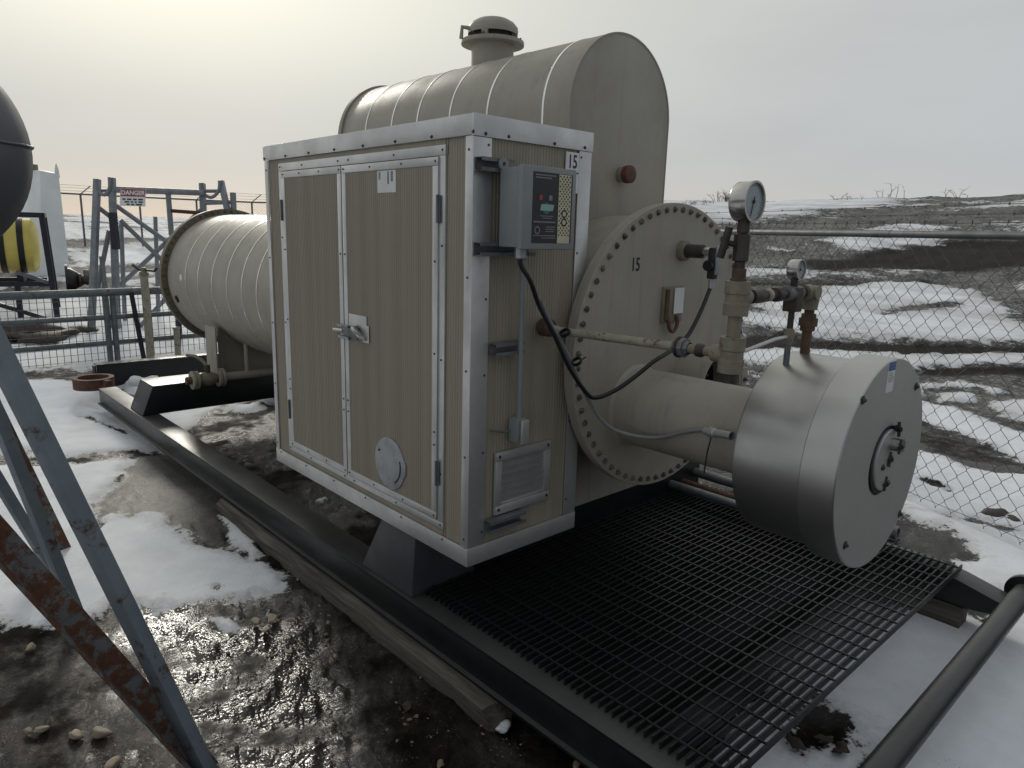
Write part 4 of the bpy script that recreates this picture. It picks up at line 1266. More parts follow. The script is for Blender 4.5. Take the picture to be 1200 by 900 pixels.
for y0, y1, z, h in ((0.165, 0.235, 1.356, 0.003), (0.18, 0.225, 1.349, 0.003), (0.136, 0.246, 1.334, 0.005), (0.135, 0.248, 1.287, 0.003), (0.175, 0.248, 1.279, 0.003), (0.20, 0.245, 1.318, 0.003), (0.195, 0.245, 1.310, 0.003), (0.195, 0.24, 1.302, 0.003), (0.14, 0.24, 1.496, 0.004), (0.14, 0.22, 1.487, 0.004)):
    part('label_print', MB().box(fx + 0.001, fx + 0.0014, y0, y1, z, z + h), M.label_pale, lp)
part('seal_mark', MB().lathe((fx + 0.001, 0.155, 1.307), (1, 0, 0), [(0, 0.010), (0, 0.014), (0.0006, 0.014), (0.0006, 0.010)], 24, closed=True), M.label_pale, lp)
st_ = part('dial_strip', MB().box(fx + 0.0011, fx + 0.0018, 0.258, 0.322, 1.262, 1.506), M.label_cream, lp)
chk = MB()
nz_, ny_ = 25, 7
for i in range(nz_):
    for j in range(ny_):
        if (i + j) % 2 == 0:
            y = 0.2605 + (j + 0.5) * 0.059 / ny_
            z = 1.287 + (i + 0.5) * 0.216 / nz_
            hw = 0.0042
            chk.prism([(-hw, 0), (0, -hw), (hw, 0), (0, hw)], (fx + 0.0018, y, z), (0, 1, 0), (0, 0, 1), (1, 0, 0), 0.0004)
part('chequer_print', chk, M.label_black, st_)
for z in (1.368, 1.338):
    k = part('dial_knob', MB().ring((fx + 0.0018, 0.290, z), (fx + 0.0026, 0.290, z), 0.015, 0.009, 24), M.label_black, st_)
    part('knob_cap', MB().cyl((fx + 0.0018, 0.290, z), (fx + 0.0024, 0.290, z), 0.009, 20), M.label_cream, k)
part('bottom_fitting', MB().lathe((0.12, 0.128, BZ0 + 0.002), (0, 0, -1), [(0, 0), (0, 0.022), (0.04, 0.022), (0.045, 0.017), (0.045, 0)], 8), M.galv, cb)

# conduit down to the little box
cd = thing('conduit_run', 'slim grey conduit dropping from the control box to a small switch box above the vent', 'conduit', (0.03, 0.222, 0.86))
part('pipe', MB().cyl((0.060, 0.20, 1.250), (0.040, 0.222, 0.57), 0.0105, 14), M.box, cd)
part('connector', MB().cyl((0.060, 0.20, 1.215), (0.0605, 0.20, 1.247), 0.015, 12), M.brown_fit, cd)
part('switch_box', MB().box(0.004, 0.055, 0.196, 0.250, 0.478, 0.575), M.box, cd, bevel=0.007)
part('switch_cover', MB().box(0.057, 0.070, 0.212, 0.252, 0.470, 0.572), M.alu, cd, bevel=0.01)
part('clip_wire', MB().tube([(0.006, 0.10, 0.537), (0.012, 0.16, 0.523), (0.02, 0.20, 0.52)], 0.004, 6), M.galv_dull, cd)


def smooth_path(pts, n=8):
    pts = [Vector(p) for p in pts]
    out = []
    for i in range(len(pts) - 1):
        p0 = pts[max(i - 1, 0)]
        p1, p2 = pts[i], pts[i + 1]
        p3 = pts[min(i + 2, len(pts) - 1)]
        for k in range(n):
            t = k / n
            out.append(0.5 * ((2 * p1) + (-p0 + p2) * t + (2 * p0 - 5 * p1 + 4 * p2 - p3) * t * t + (-p0 + 3 * p1 - 3 * p2 + p3) * t ** 3))
    out.append(pts[-1])
    return out


cpts = [(0.12, 0.128, 1.215), (0.118, 0.135, 1.18), (0.130,0.174,1.122), (0.120,0.233,1.030), (0.135,0.307,0.913), (0.140,0.398,0.773), (0.150,0.497,0.660), (0.160,0.551,0.637), (0.190,0.634,0.664), (0.220,0.722,0.717), (0.250,0.800,0.776), (0.260,0.899,0.813), (0.255,1.027,0.865), (0.250,1.122,0.962), (0.243, 1.195, 1.062), (0.243, 1.207, 1.085)]
ck = thing('power_cable', 'thick black cable looping from the control box across the round flange', 'cable', cpts[0])
part('cable', MB().tube(smooth_path(cpts), 0.0092, 12), M.rubber, ck)
for p in ((0.118,0.383,0.915), (0.140,0.437,0.797)):
    p = Vector(p)
    part('cable_tie', MB().ring(p - V(0, 0.004, -0.005), p + V(0, 0.004, -0.005), 0.022, 0.017, 16).tube([p + V(0.01, 0.012, 0.006), p + V(0.012, 0.04, 0.016)], 0.003, 6), M.rubber, ck)
gpts = [(0.105,0.256,1.047), (0.105,0.302,0.970), (0.110,0.396,0.845), (0.125,0.539,0.621), (0.150,0.629,0.508), (0.210,0.702,0.464), (0.335,0.744,0.471), (0.480,0.739,0.531), (0.555,0.748,0.553), (0.600,0.763,0.547)]
gk = thing('ignition_conduit', 'grey flexible conduit sagging under the burner tube to its fitting', 'conduit', gpts[0])
part('conduit', MB().tube(smooth_path(gpts), 0.0085, 12), M.grey_cable, gk)
e0, e1 = Vector((0.560,0.740,0.552)), Vector((0.700,0.703,0.570))
dd = (e1 - e0).normalized()
part('fitting', MB().lathe(e0, dd, [(0, 0), (0, 0.014), (0.03, 0.015), (0.034, 0.021), (0.055, 0.021), (0.058, 0.016), ((e1 - e0).length, 0.016)], 12), M.alu, gk)
part('loose_wire', MB().tube(smooth_path([(0.585,0.737,0.555), (0.600,0.722,0.533), (0.600,0.706,0.481), (0.600,0.695,0.396)]), 0.0032, 8), M.rubber, gk)

# ================================================================ SKID
sk = thing('steel_skid', 'black steel skid of I beams under the tank and cabinet', 'skid', (-2.2, YC, -0.46))


def ibeam_x(y, x0, x1, z0, z1, fw, tf=0.014, tw=0.012):
    return MB().box(x0, x1, y - fw / 2, y + fw / 2, z1 - tf, z1).box(x0, x1, y - fw / 2, y + fw / 2, z0, z0 + tf).box(x0 + 0.002, x1 - 0.002, y - tw / 2, y + tw / 2, z0 + tf - 0.002, z1 - tf + 0.002)


def channel_x(y0, d, x0, x1, z0, z1, fw, t=0.013):
    """channel along X, web on the y0 side, flanges reaching d (+1/-1) inwards; lower flange lips out a little"""
    ys = sorted((y0, y0 + d * t))
    yt = sorted((y0 - d * 0.002, y0 + d * fw))
    yb = sorted((y0 - d * 0.022, y0 + d * fw))
    return MB().box(x0, x1, yt[0], yt[1], z1 - t, z1).box(x0, x1, yb[0], yb[1], z0, z0 + t).box(x0 + 0.002, x1 - 0.002, ys[0], ys[1], z0 + t - 0.002, z1 - t + 0.002)


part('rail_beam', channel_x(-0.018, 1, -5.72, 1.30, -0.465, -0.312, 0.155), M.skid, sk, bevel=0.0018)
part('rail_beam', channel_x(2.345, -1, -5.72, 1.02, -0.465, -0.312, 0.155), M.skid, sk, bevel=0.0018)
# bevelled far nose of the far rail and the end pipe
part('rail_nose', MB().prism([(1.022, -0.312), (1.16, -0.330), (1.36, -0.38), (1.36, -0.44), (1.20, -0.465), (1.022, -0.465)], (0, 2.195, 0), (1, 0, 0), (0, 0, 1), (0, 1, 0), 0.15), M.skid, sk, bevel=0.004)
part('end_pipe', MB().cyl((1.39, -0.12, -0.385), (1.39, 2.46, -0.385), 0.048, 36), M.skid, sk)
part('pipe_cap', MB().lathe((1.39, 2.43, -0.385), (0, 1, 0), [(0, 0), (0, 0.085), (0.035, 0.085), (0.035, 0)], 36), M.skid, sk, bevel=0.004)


def cross_beam(x0, x1, zt, zb, y0, y1, sl=0.10):
    """boxed cross beam sitting on the rails, ends cut back on a slope"""
    return MB().prism([(y0, zb), (y0 + sl, zt), (y1 - sl, zt), (y1, zb)], (x0, 0, 0), (0, 1, 0), (0, 0, 1), (1, 0, 0), x1 - x0)


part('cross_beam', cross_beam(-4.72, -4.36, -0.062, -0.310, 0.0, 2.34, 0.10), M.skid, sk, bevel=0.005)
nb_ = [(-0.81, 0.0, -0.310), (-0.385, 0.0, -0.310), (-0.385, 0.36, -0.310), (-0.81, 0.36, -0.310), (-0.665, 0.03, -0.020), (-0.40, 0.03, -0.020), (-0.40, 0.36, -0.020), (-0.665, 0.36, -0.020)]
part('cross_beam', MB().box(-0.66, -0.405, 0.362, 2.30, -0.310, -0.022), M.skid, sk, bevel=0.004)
part('beam_end', MB().add(nb_, [(3, 2, 1, 0), (4, 5, 6, 7), (0, 1, 5, 4), (1, 2, 6, 5), (2, 3, 7, 6), (3, 0, 4, 7)]), M.skid_grey, sk, bevel=0.005, label='grey flared end of the cross beam under the cabinet corner')
# supports for the grating
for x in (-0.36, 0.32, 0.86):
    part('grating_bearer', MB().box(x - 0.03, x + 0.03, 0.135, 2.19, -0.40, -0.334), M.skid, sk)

# bar grating
GZ0, GZ1 = -0.316, -0.286
gt = thing('bar_grating', 'black steel bar grating platform laid beside the cabinet below the drum', 'grating', (0.4, 1.18, GZ0))
gx0, gx1, gy0, gy1 = -0.40, 1.14, 0.065, 2.30
bar_me = MB().box(-0.0035, 0.0035, gy0, gy1, GZ0, GZ1).mesh('bearing_bar', M.grate, 0, 0)[0]
nbar = 48
for i in range(nbar):
    x = gx0 + (gx1 - gx0) * i / (nbar - 1)
    place('bearing_bar', bar_me, (x, (gy0 + gy1) / 2 + random.uniform(-0.004, 0.004), (GZ0 + GZ1) / 2 + random.uniform(-0.0008, 0.0008)), gt)
rod_me = MB().box(gx0 - 0.003, gx1 + 0.003, -0.0035, 0.0035, GZ1 - 0.006, GZ1 + 0.0015).mesh('cross_rod', M.grate, 0, 0)[0]
nrod = 22
for i in range(nrod):
    y = gy0 + 0.05 + (gy1 - gy0 - 0.1) * i / (nrod - 1)
    place('cross_rod', rod_me, ((gx0 + gx1) / 2, y, GZ1 - 0.002), gt)

# loose pipes along the far edge of the grating
for (x0, x1, y, z, m, lab) in ((-0.55, 0.70, 1.98, -0.225, M.galv_dull, 'bare grey pipe lying on the far edge of the grating, nearest to the drum'),
                               (-0.50, 0.55, 2.11, -0.245, M.rusty, 'rusty pipe lying between the two grey pipes beyond the drum'),
                               (-0.58, 0.84, 2.25, -0.205, M.galv_dull, 'grey pipe farthest back behind the burner tube')):
    o = thing('loose_pipe', lab, 'pipe', ((x0 + x1) / 2, y, z), 'pipes lying along the far edge of the grating')
    rr_ = 0.026 if z < -0.21 else 0.03
    part('pipe', MB().ring((x0, y, z), (x1, y, z), rr_, rr_ - 0.005, 18), m, o)
    part('coupling', MB().ring((x1 - 0.07, y, z), (x1 + 0.004, y, z), rr_ + 0.006, rr_ - 0.003, 18), m, o)

# timbers under the rail
tb = thing('timber_sleeper', 'long weathered timber with a broken end under the near skid rail', 'timber', (-1.0, -0.03, -0.56))
pts = []
b = MB()
nx = 60
ring_n = 10
vs, fs = [], []
for i in range(nx + 1):
    x = -2.5 + 2.75 * i / nx
    for k in range(ring_n):
        a = 2 * math.pi * k / ring_n + math.pi / 4
        c, s_ = math.cos(a), math.sin(a)
        q_ = max(abs(c), abs(s_))
        jy = (float(vnoise(np.array(x * 4.0), np.array(k * 1.7), 61)) - 0.5) * 0.018
        jz = (float(vnoise(np.array(x * 3.0), np.array(k * 2.3), 62)) - 0.5) * 0.018
        xe = x + (random.uniform(-0.05, 0.035) if i == nx else 0)
        vs.append((xe, -0.028 + c / q_ * 0.060 + jy, -0.525 + s_ / q_ * 0.055 + jz))
for i in range(nx):
    for k in range(ring_n):
        k2 = (k + 1) % ring_n
        fs.append((i * ring_n + k, i * ring_n + k2, (i + 1) * ring_n + k2, (i + 1) * ring_n + k))
fs.append(tuple(range(ring_n)))
fs.append(tuple(range(nx * ring_n, (nx + 1) * ring_n)))
part('timber', b.add(vs, fs), M.timber, tb, smooth=30)
tb2 = part('timber_sleeper', MB().box(-2.4, 1.25, 0.075, 0.165, -0.575, -0.468), M.timber, bevel=0.006)
tag(tb2, 'second timber set further in under the rail, mostly in shade', 'timber')
tb3 = part('timber_sleeper', MB().box(-2.4, 1.2, 2.18, 2.30, -0.575, -0.468), M.timber, bevel=0.006)
tag(tb3, 'timber under the far skid rail behind the grating', 'timber')

# rusty pipe clamp at the rail end
rc = thing('pipe_clamp', 'rusty split pipe clamp lying on the snow at the far end of the near rail', 'clamp', (-6.315,0.066,-0.400))
cc = Vector((-6.197,0.044,-0.340))
part('clamp_half', MB().ring(cc - V(0, 0, 0.055), cc + V(0, 0, 0.055), 0.19, 0.145, 40), M.rusty, rc)
for a in (20, 200):
    d_ = V(math.cos(math.radians(a)), math.sin(math.radians(a)), 0)
    lug = part('clamp_lug', MB().bar(cc + d_ * 0.17, cc + d_ * 0.27, 0.05, 0.10), M.rusty, rc, bevel=0.006)
    part('clamp_bolt', MB().cyl(cc + d_ * 0.23 + V(-0.05, 0.05, 0), cc + d_ * 0.23 + V(0.05, -0.05, 0), 0.016, 10), M.rusty, lug)

# black beam on the ground beyond the skid
bb = thing('ground_beam', 'black steel channel lying on the snow past the far end of the tank', 'beam', (-6.9, 1.9, -0.56))
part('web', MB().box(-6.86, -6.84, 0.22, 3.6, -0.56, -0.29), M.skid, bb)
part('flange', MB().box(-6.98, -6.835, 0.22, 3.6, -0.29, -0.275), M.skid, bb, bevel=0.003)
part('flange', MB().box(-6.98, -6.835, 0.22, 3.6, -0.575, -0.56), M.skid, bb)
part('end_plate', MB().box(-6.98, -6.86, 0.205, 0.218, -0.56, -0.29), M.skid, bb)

# ================================================================ LEFT FOREGROUND VESSEL AND STAND
vz, vy, vr = 1.455, -1.566, 0.285
ves = thing('overhead_tank', 'charcoal tank with a dished end on tall angled legs, half out of the picture', 'tank', (-1.4, vy, vz))
pr = [(0, 0), (0.008, 0.09), (0.04, 0.18), (0.10, 0.25), (0.16, 0.28), (0.22, vr), (2.5, vr), (2.56, 0.28), (2.62, 0.25), (2.68, 0.18), (2.71, 0.09), (2.72, 0)]
part('shell', MB().lathe((-0.05 + 0.0, vy, vz), (-1, 0, 0), pr, 64), M.vessel, ves, smooth=50)
sm = [(-0.05 - t, vy + r + 0.002, vz + 0.02) for t, r in ((0.008, 0.09), (0.04, 0.18), (0.10, 0.25), (0.16, 0.28), (0.22, vr), (1.2, vr), (2.5, vr))]
part('weld_seam', MB().tube(sm, 0.004, 8), M.vessel, ves)
stn = thing('tank_stand', 'blue grey steel angle stand with rusty braces in the near left corner', 'tank stand', (-1.3, vy, -0.56))


def angle_bar(a, b_, w, t, up, m, name, lab=None):
    a, b_, up = Vector(a), Vector(b_), Vector(up)
    d_ = (b_ - a).normalized()
    s_ = d_.cross(up).normalized()
    u_ = s_.cross(d_)
    poly = [(0, 0), (w, 0), (w, t), (t, t), (t, w), (0, w)]
    return part(name, MB().prism([(p[0] - w / 2, p[1] - w / 2) for p in poly], a, s_, u_, d_, (b_ - a).length), m, stn, bevel=0.003, label=lab)


angle_bar((-0.23, -0.955, -0.60), (-0.23, -1.46, 1.14), 0.047, 0.007, (-0.55, 0.8, 0.2), M.blue_rust, 'leg')
angle_bar((-0.21, -0.955, -0.575), (-0.21, -1.657, 0.85), 0.074, 0.008, (1, -0.3, 0.5), M.blue_rust2, 'brace', 'heavily rusted brace crossing the near leg')
angle_bar((-1.59, -1.065, -0.58), (-1.59, -1.42, 1.13), 0.05, 0.008, (-0.35, 0.9, 0.2), M.blue_rust, 'leg')
angle_bar((-2.48, -0.955, -0.58), (-2.48, -1.42, 1.14), 0.06, 0.008, (-0.35, 0.9, 0.2), M.blue_rust2, 'leg')
angle_bar((-1.9, -1.09, -0.46), (-1.9, -1.55, 0.90), 0.045, 0.007, (-0.35, 0.9, 0.2), M.blue_rust, 'brace')
angle_bar((-0.23, -2.14, -0.58), (-0.23, -1.64, 1.14), 0.058, 0.008, (0.35, -0.9, 0.2), M.blue_rust, 'leg')
angle_bar((-2.48, -2.14, -0.58), (-2.48, -1.64, 1.14), 0.058, 0.008, (0.35, -0.9, 0.2), M.blue_rust, 'leg')
for x in (-0.23, -1.59, -2.48):
    part('saddle', MB().box(x - 0.03, x + 0.03, -1.70, -1.40, 1.10, 1.165), M.blue_rust, stn)
part('foot_pad', MB().box(-2.56, -2.40, -1.03, -0.90, -0.585, -0.565), M.rusty, stn)

# ================================================================ CHAIN LINK FENCE (right)
FA = V(0.88, 3.59, 0)
FT = V(-0.908, 0.419, 0).normalized()
FN = V(FT.y, -FT.x, 0)
ZB, ZT, ZR = -0.50, 1.43, 1.362


def fp(s, z, n=0.0):
    return FA + FT * s + FN * n + V(0, 0, z)


cf = thing('chain_link_fence', 'chain link fence with a grey top rail and barbed wire beside the drum', 'fence', fp(0, -0.56))
S0, S1 = -2.6, 9.0
part('top_rail', MB().tube([fp(S0, ZR), fp(S1, ZR)], 0.0265, 16), M.galv_dull, cf)
part('rail_sleeve', MB().tube([fp(1.0, ZR), fp(1.16, ZR)], 0.0285, 16), M.galv_dull, cf)
for s in (-1.75, 3.9, 7.4):
    p_ = part('post', MB().tube([fp(s, -0.75, 0.06), fp(s, 1.42, 0.06)], 0.032, 16), M.galv_dull, cf)
    part('barb_arm', MB().bar(fp(s, 1.38, 0.06), fp(s, 1.62, 0.0), 0.02, 0.03), M.galv_dull, p_)
PIT = 0.061
NZ = 29
dzz = (ZT - ZB) / NZ


def link_mesh(ph):
    pts = []
    for j in range(NZ + 1):
        sgn = 1 if (j + ph) % 2 else -1
        c = FT * (sgn * PIT * 0.5)
        z = ZB + j * dzz
        # a short hooked bend either side of each crossing
        pts.append(c + FN * (0.003 * sgn) + V(0, 0, z - 0.006))
        pts.append(c + FN * (-0.003 * sgn) + V(0, 0, z + 0.006))
    b = MB().tube(pts, 0.0020, 4)
    top = pts[-1]
    b.tube([top, top + V(0, 0, 0.02)], 0.003, 5)
    bm_ = b.mesh('link_wire', M.wire, 0, 60)
    return bm_


lm = [link_mesh(0), link_mesh(1)]
k = 0
s = S0
while s < S1:
    me, c = lm[k % 2]
    place('link_wire', me, FA + FT * s + c, cf)
    k += 1
    s += PIT
for z, n in ((ZT + 0.012, 0.004), (ZB + 0.03, 0.006)):
    part('tension_wire', MB().tube([fp(S0 + i * 0.6, z - 0.004 * (i % 2), n) for i in range(20)], 0.0022, 6), M.wire, cf)
barb = MB()
for i in range(4):
    a = math.pi * i / 4 + 0.3
    d_ = V(0, math.cos(a), math.sin(a))
    barb.bar(-d_ * 0.011 + V(0.002 * i - 0.003, 0, 0), d_ * 0.011 + V(0.002 * i - 0.003, 0, 0), 0.002, 0.002)
barb.cyl((-0.007, 0, 0), (0.007, 0, 0), 0.0035, 6)
barb_me = barb.mesh('barb', M.wire, 0, 0, center=False)[0]
brot = math.atan2(FT.y, FT.x)
for z, n in ((1.495, 0.03), (1.555, 0.015)):
    wv = part('barbed_wire', MB().tube([fp(S0 + i * 0.6, z + 0.003 * math.sin(i * 1.3), n) for i in range(20)], 0.0022, 6), M.wire, cf)
    s = S0 + 0.1
    while s < S1 - 0.1:
        place('barb', barb_me, fp(s, z, n), wv, (random.random() * 3, 0, brot))
        s += 0.24 + random.uniform(-0.02, 0.02)

# ================================================================ FAR PERIMETER FENCE (left)
F0, F1 = Vector((-31.515,-0.264,1.226)), Vector((-23.232,13.261,1.481))
F0.z = F1.z = 0
fl = F1 - F0
ff = thing('perimeter_fence', 'distant wire fence with angled barbed wire arms across the snow field', 'fence', F0 + V(0, 0, -0.5))


def gz(p):
    return float(terrain(np.array(p.x), np.array(p.y)))


FH = 1.86
tops = []
nf = 9
for i in range(nf):
    p = F0 + fl * (i / (nf - 1))
    g_ = gz(p)
    tops.append(V(p.x, p.y, g_ + FH))
    po = part('post', MB().tube([(p.x, p.y, g_ - 0.3), (p.x, p.y, g_ + FH + 0.03)], 0.035, 10), M.galv_dull, ff)
    part('barb_arm', MB().bar((p.x, p.y, g_ + FH), Vector((p.x, p.y, g_ + FH + 0.3)) + fl.normalized() * 0.36, 0.03, 0.03), M.galv_dull, po)
for i in range(nf - 1):
    part('top_rail', MB().tube([tops[i] + (tops[i + 1] - tops[i]) * 0.003, tops[i + 1] - (tops[i + 1] - tops[i]) * 0.003], 0.03, 10), M.galv_dull, ff)
for f_ in (0.35, 0.7, 1.0):
    part('barbed_wire', MB().tube([t + V(0, 0, 0.3 * f_) + fl.normalized() * 0.36 * f_ for t in tops], 0.006, 5), M.wire, ff)
b = MB()
n_ = 150
for i in range(n_):
    for d_ in (1, -1):
        f0 = i / n_
        f1 = f0 + d_ * FH / fl.length
        if 0 <= f1 <= 1:
            p, p2 = F0 + fl * f0, F0 + fl * f1
            b.tube([(p.x, p.y, gz(p)), (p2.x, p2.y, gz(p2) + FH)], 0.0022, 3)
o = part('chain_link_fabric', b, M.wire, ff)
o['kind'] = 'stuff'

# ================================================================ PIPE GATE (left middle)
G0, G1 = Vector((-8.148,-0.425,0.428)), Vector((-8.286,1.561,0.425))
G0.z = G1.z = 0
gd = (G1 - G0).normalized()
gn = V(gd.y, -gd.x, 0)
gL = (G1 - G0).length


def gp(s, z, n=0.0):
    return G0 + gd * s + gn * n + V(0, 0, z)


pg = thing('pipe_gate', 'low grey pipe rail barrier with three rails and square wire mesh', 'gate', gp(1, -0.56))
A0, A1 = -1.6, gL * 1.75
for z, r in ((0.405, 0.05), (0.085, 0.033), (-0.245, 0.033)):
    part('rail', MB().tube([gp(A0, z), gp(A1, z)], r, 16), M.rail, pg)
part('bottom_rail', MB().tube([gp(A0, -0.53), gp(gL * 0.555, -0.53)], 0.05, 16), M.rail, pg)
s_post = gL * 0.555
for s in (s_post, s_post + 0.085, A0 + 0.05, A1 - 0.05):
    part('post', MB().tube([gp(s, -0.60, 0.02), gp(s, 0.37, 0.02)], 0.035, 12), M.rail, pg)
for s, ds in ((s_post + 0.30, 0.09), (s_post + 0.92, -0.10)):
    part('brace', MB().bar(gp(s, 0.40, 0.07), gp(s + ds, -0.56, 0.09), 0.055, 0.055), M.navy, pg)
vw = MB().box(-0.003, 0.003, -0.003, 0.003, -0.50, 0.36).mesh('mesh_wire', M.mesh_wire, 0, 0)
ft_ = MB().box(-0.011, 0.011, -0.008, 0.008, -0.505, -0.485).mesh('mesh_foot', M.mesh_wire, 0, 0)
s = A0 + 0.04
rz = math.atan2(gd.y, gd.x)
while s < A1:
    w_ = place('mesh_wire', vw[0], gp(s, 0, -0.04) + vw[1], pg, (0, 0, rz))
    s += 0.077
for i in range(10):
    z = -0.46 + i * 0.085
    part('mesh_wire', MB().bar(gp(A0, z, -0.045), gp(A1, z, -0.045), 0.005, 0.005), M.mesh_wire, pg)

for (px, lab, u) in (((-7.966,1.095,0.332), 'cream standpipe with a small tap on top, taller of two by the gate', 1), ((-8.040,1.465,-0.150), 'short cream standpipe beside the tank flange', 0)):
    p = Vector(px)
    zt = 0.62 if u else -0.10
    o = thing('standpipe', lab, 'standpipe', (p.x, p.y, -0.55), 'standpipes by the gate')
    part('pipe', MB().cyl((p.x, p.y, -0.58), (p.x, p.y, zt), 0.048 if u else 0.04, 16), M.cream, o)
    if u:
        part('cap', MB().lathe((p.x, p.y, zt), (0, 0, 1), [(0, 0), (0, 0.058), (0.05, 0.058), (0.06, 0.03), (0.11, 0.03), (0.11, 0)], 12), M.beige, o)
        part('tap', MB().tube([(p.x - 0.10, p.y - 0.1, zt + 0.14), (p.x - 0.04, p.y - 0.04, zt + 0.08), (p.x + 0.10, p.y + 0.1, zt + 0.07), (p.x + 0.13, p.y + 0.13, zt + 0.11)], 0.017, 8), M.brown_fit, o)
    else:
        part('cap', MB().cyl((p.x, p.y, zt), (p.x, p.y, zt + 0.03), 0.05, 12), M.cream, o)

# ================================================================ PIPE RACK WITH DANGER SIGN
rk = thing('pipe_rack', 'galvanised steel pipe rack with hooked uprights behind the gate', 'rack', (-10.139,1.632,-0.553))


def rp(u0, d0, hz_):
    return None


def seg(name, a, b_, r, n=10, m=M.galv_rack):
    return part(name, MB().tube([a, b_], r, n), m, rk)


L1b, L1t = Vector((-10.610,0.967,-0.573)), Vector((-10.746,1.304,1.931))
L2b, L2t = Vector((-10.653,1.365,-0.597)), Vector((-10.599,1.473,1.963))
R1b, R1t = Vector((-10.182,2.630,-0.582)), Vector((-10.591,2.834,1.961))
R2b, R2t = Vector((-9.831,3.306,-0.591)), Vector((-10.386,3.071,2.011))
for a, b_ in ((L1b, L1t), (L2b, L2t), (R1b, R1t), (R2b, R2t)):
    part('upright', MB().bar(a - V(0, 0, 0.05), b_, 0.085, 0.085, (0.73, -0.68, 0)), M.galv_rack, rk, bevel=0.004)
part('painted_sleeve', MB().bar((-10.486,1.414,1.433), (-10.544,1.431,0.873), 0.092, 0.092, (0.73, -0.68, 0)), M.navy, rk)
for a, b_ in ((L1t, L2t), (R1t, R2t)):
    m_ = (a + b_) / 2 - V(0, 0, 0.22)
    tow = V(0.73, -0.68, 0) * 0.05
    hk_ = smooth_path([p + tow for p in (a + V(0, 0, 0.0), a * 0.80 + m_ * 0.20 - V(0, 0, 0.12), m_ - V(0, 0, 0.03), b_ * 0.80 + m_ * 0.20 - V(0, 0, 0.12), b_ + V(0, 0, 0.0))], 5)
    part('hook', MB().tube(hk_, 0.028, 8), M.galv_rack, rk)
seg('top_rail', Vector((-10.607,1.484,1.785)), Vector((-10.502,2.806,1.805)), 0.05, 14)
seg('cross_rail', Vector((-10.560,2.829,1.835)), Vector((-10.412,3.143,1.850)), 0.03)
seg('cross_rail', Vector((-10.848,1.289,1.754)), Vector((-10.680,1.477,1.773)), 0.022)
seg('cross_rail', Vector((-10.506,2.825,1.641)), Vector((-10.283,3.226,1.671)), 0.035)
seg('cross_rail', Vector((-10.545,2.286,1.494)), Vector((-10.477,2.805,1.473)), 0.03, m=M.rusty)
seg('end_post', Vector((-10.320,3.235,1.825)), Vector((-10.044,3.101,-0.513)), 0.05)
seg('drop_post', Vector((-10.569,2.274,1.777)), Vector((-10.574,2.281,1.098)), 0.042)
for a, b_ in (((-10.707,1.525,1.543), (-10.581,2.235,0.973)), ((-10.732,1.480,0.286), (-10.563,2.813,1.557)), ((-10.735,1.576,1.321), (-10.609,2.118,0.695)), ((-10.789,1.279,1.520), (-10.766,1.475,1.344)), ((-10.725,1.261,0.760), (-10.730,1.285,-0.587)), ((-10.713,1.399,1.158), (-10.789,1.153,0.156)), ((-10.545,1.490,-0.566), (-10.458,2.755,0.770))):
    seg('diagonal', Vector(a), Vector(b_), 0.036)
seg('back_post', Vector((-11.393,1.751,1.267)), Vector((-11.355,1.661,-0.595)), 0.035)
seg('back_post', Vector((-11.795,2.413,1.400)), Vector((-11.768,2.334,-0.384)), 0.035)
# sign
sg0 = Vector((-10.428,1.500,1.794))
sg1 = Vector((-10.226,1.807,1.795))
sdn = Vector((-10.331,1.479,1.538)) - sg0
ex_ = (sg1 - sg0).normalized()
ey_ = -(sdn - ex_ * sdn.dot(ex_)).normalized()
ez_ = ex_.cross(ey_)
sw_, sh_ = (sg1 - sg0).length, sdn.length
sgc = (sg0 + sg1) / 2 + sdn / 2 + ex_ * 0.02
sign = thing('danger_sign', 'small red and white danger notice hanging from the pipe rack rail', 'sign', sgc)


def sbox(name, x0, x1, y0, y1, n0, n1, m, par):
    b = MB()
    vs = [sgc + ex_ * x + ey_ * y + ez_ * n for x in (x0, x1) for y in (y0, y1) for n in (n0, n1)]
    b.add(vs, [(0, 1, 3, 2), (4, 6, 7, 5), (0, 4, 5, 1), (2, 3, 7, 6), (0, 2, 6, 4), (1, 5, 7, 3)])
    return part(name, b, m, par)


hw, hh = sw_ / 2, sh_ / 2
bd = sbox('board', -hw, hw, -hh, hh, -0.004, 0.0, M.label_white, sign)
hdg = sbox('heading', -hw + 0.006, hw - 0.006, hh * 0.12, hh - 0.004, 0.0, 0.002, M.label_red, bd)
tm = text_mesh('DANGER', 0.098, M.label_white, 0.0008, 0.003, 0.86)
place('lettering', tm, sgc + ey_ * (hh * 0.52) + ez_ * 0.0032, hdg, frame_rot(ex_, ey_))
rows = MB()
rnd = random.Random(3)
for r_ in range(3):
    y = -hh * (0.10 + 0.30 * r_) - 0.015
    x = -hw * 0.8 + 0.03 * r_
    while x < hw * 0.72:
        wd = rnd.uniform(0.03, 0.09)
        rows.add([sgc + ex_ * a + ey_ * b2 + ez_ * c for a in (x, min(x + wd, hw * 0.8)) for b2 in (y - 0.014, y + 0.010) for c in (0.0005, 0.0012)], [(0, 1, 3, 2), (4, 6, 7, 5), (0, 4, 5, 1), (2, 3, 7, 6), (0, 2, 6, 4), (1, 5, 7, 3)])
        x += wd + 0.022
part('small_print', rows, M.ink, bd)

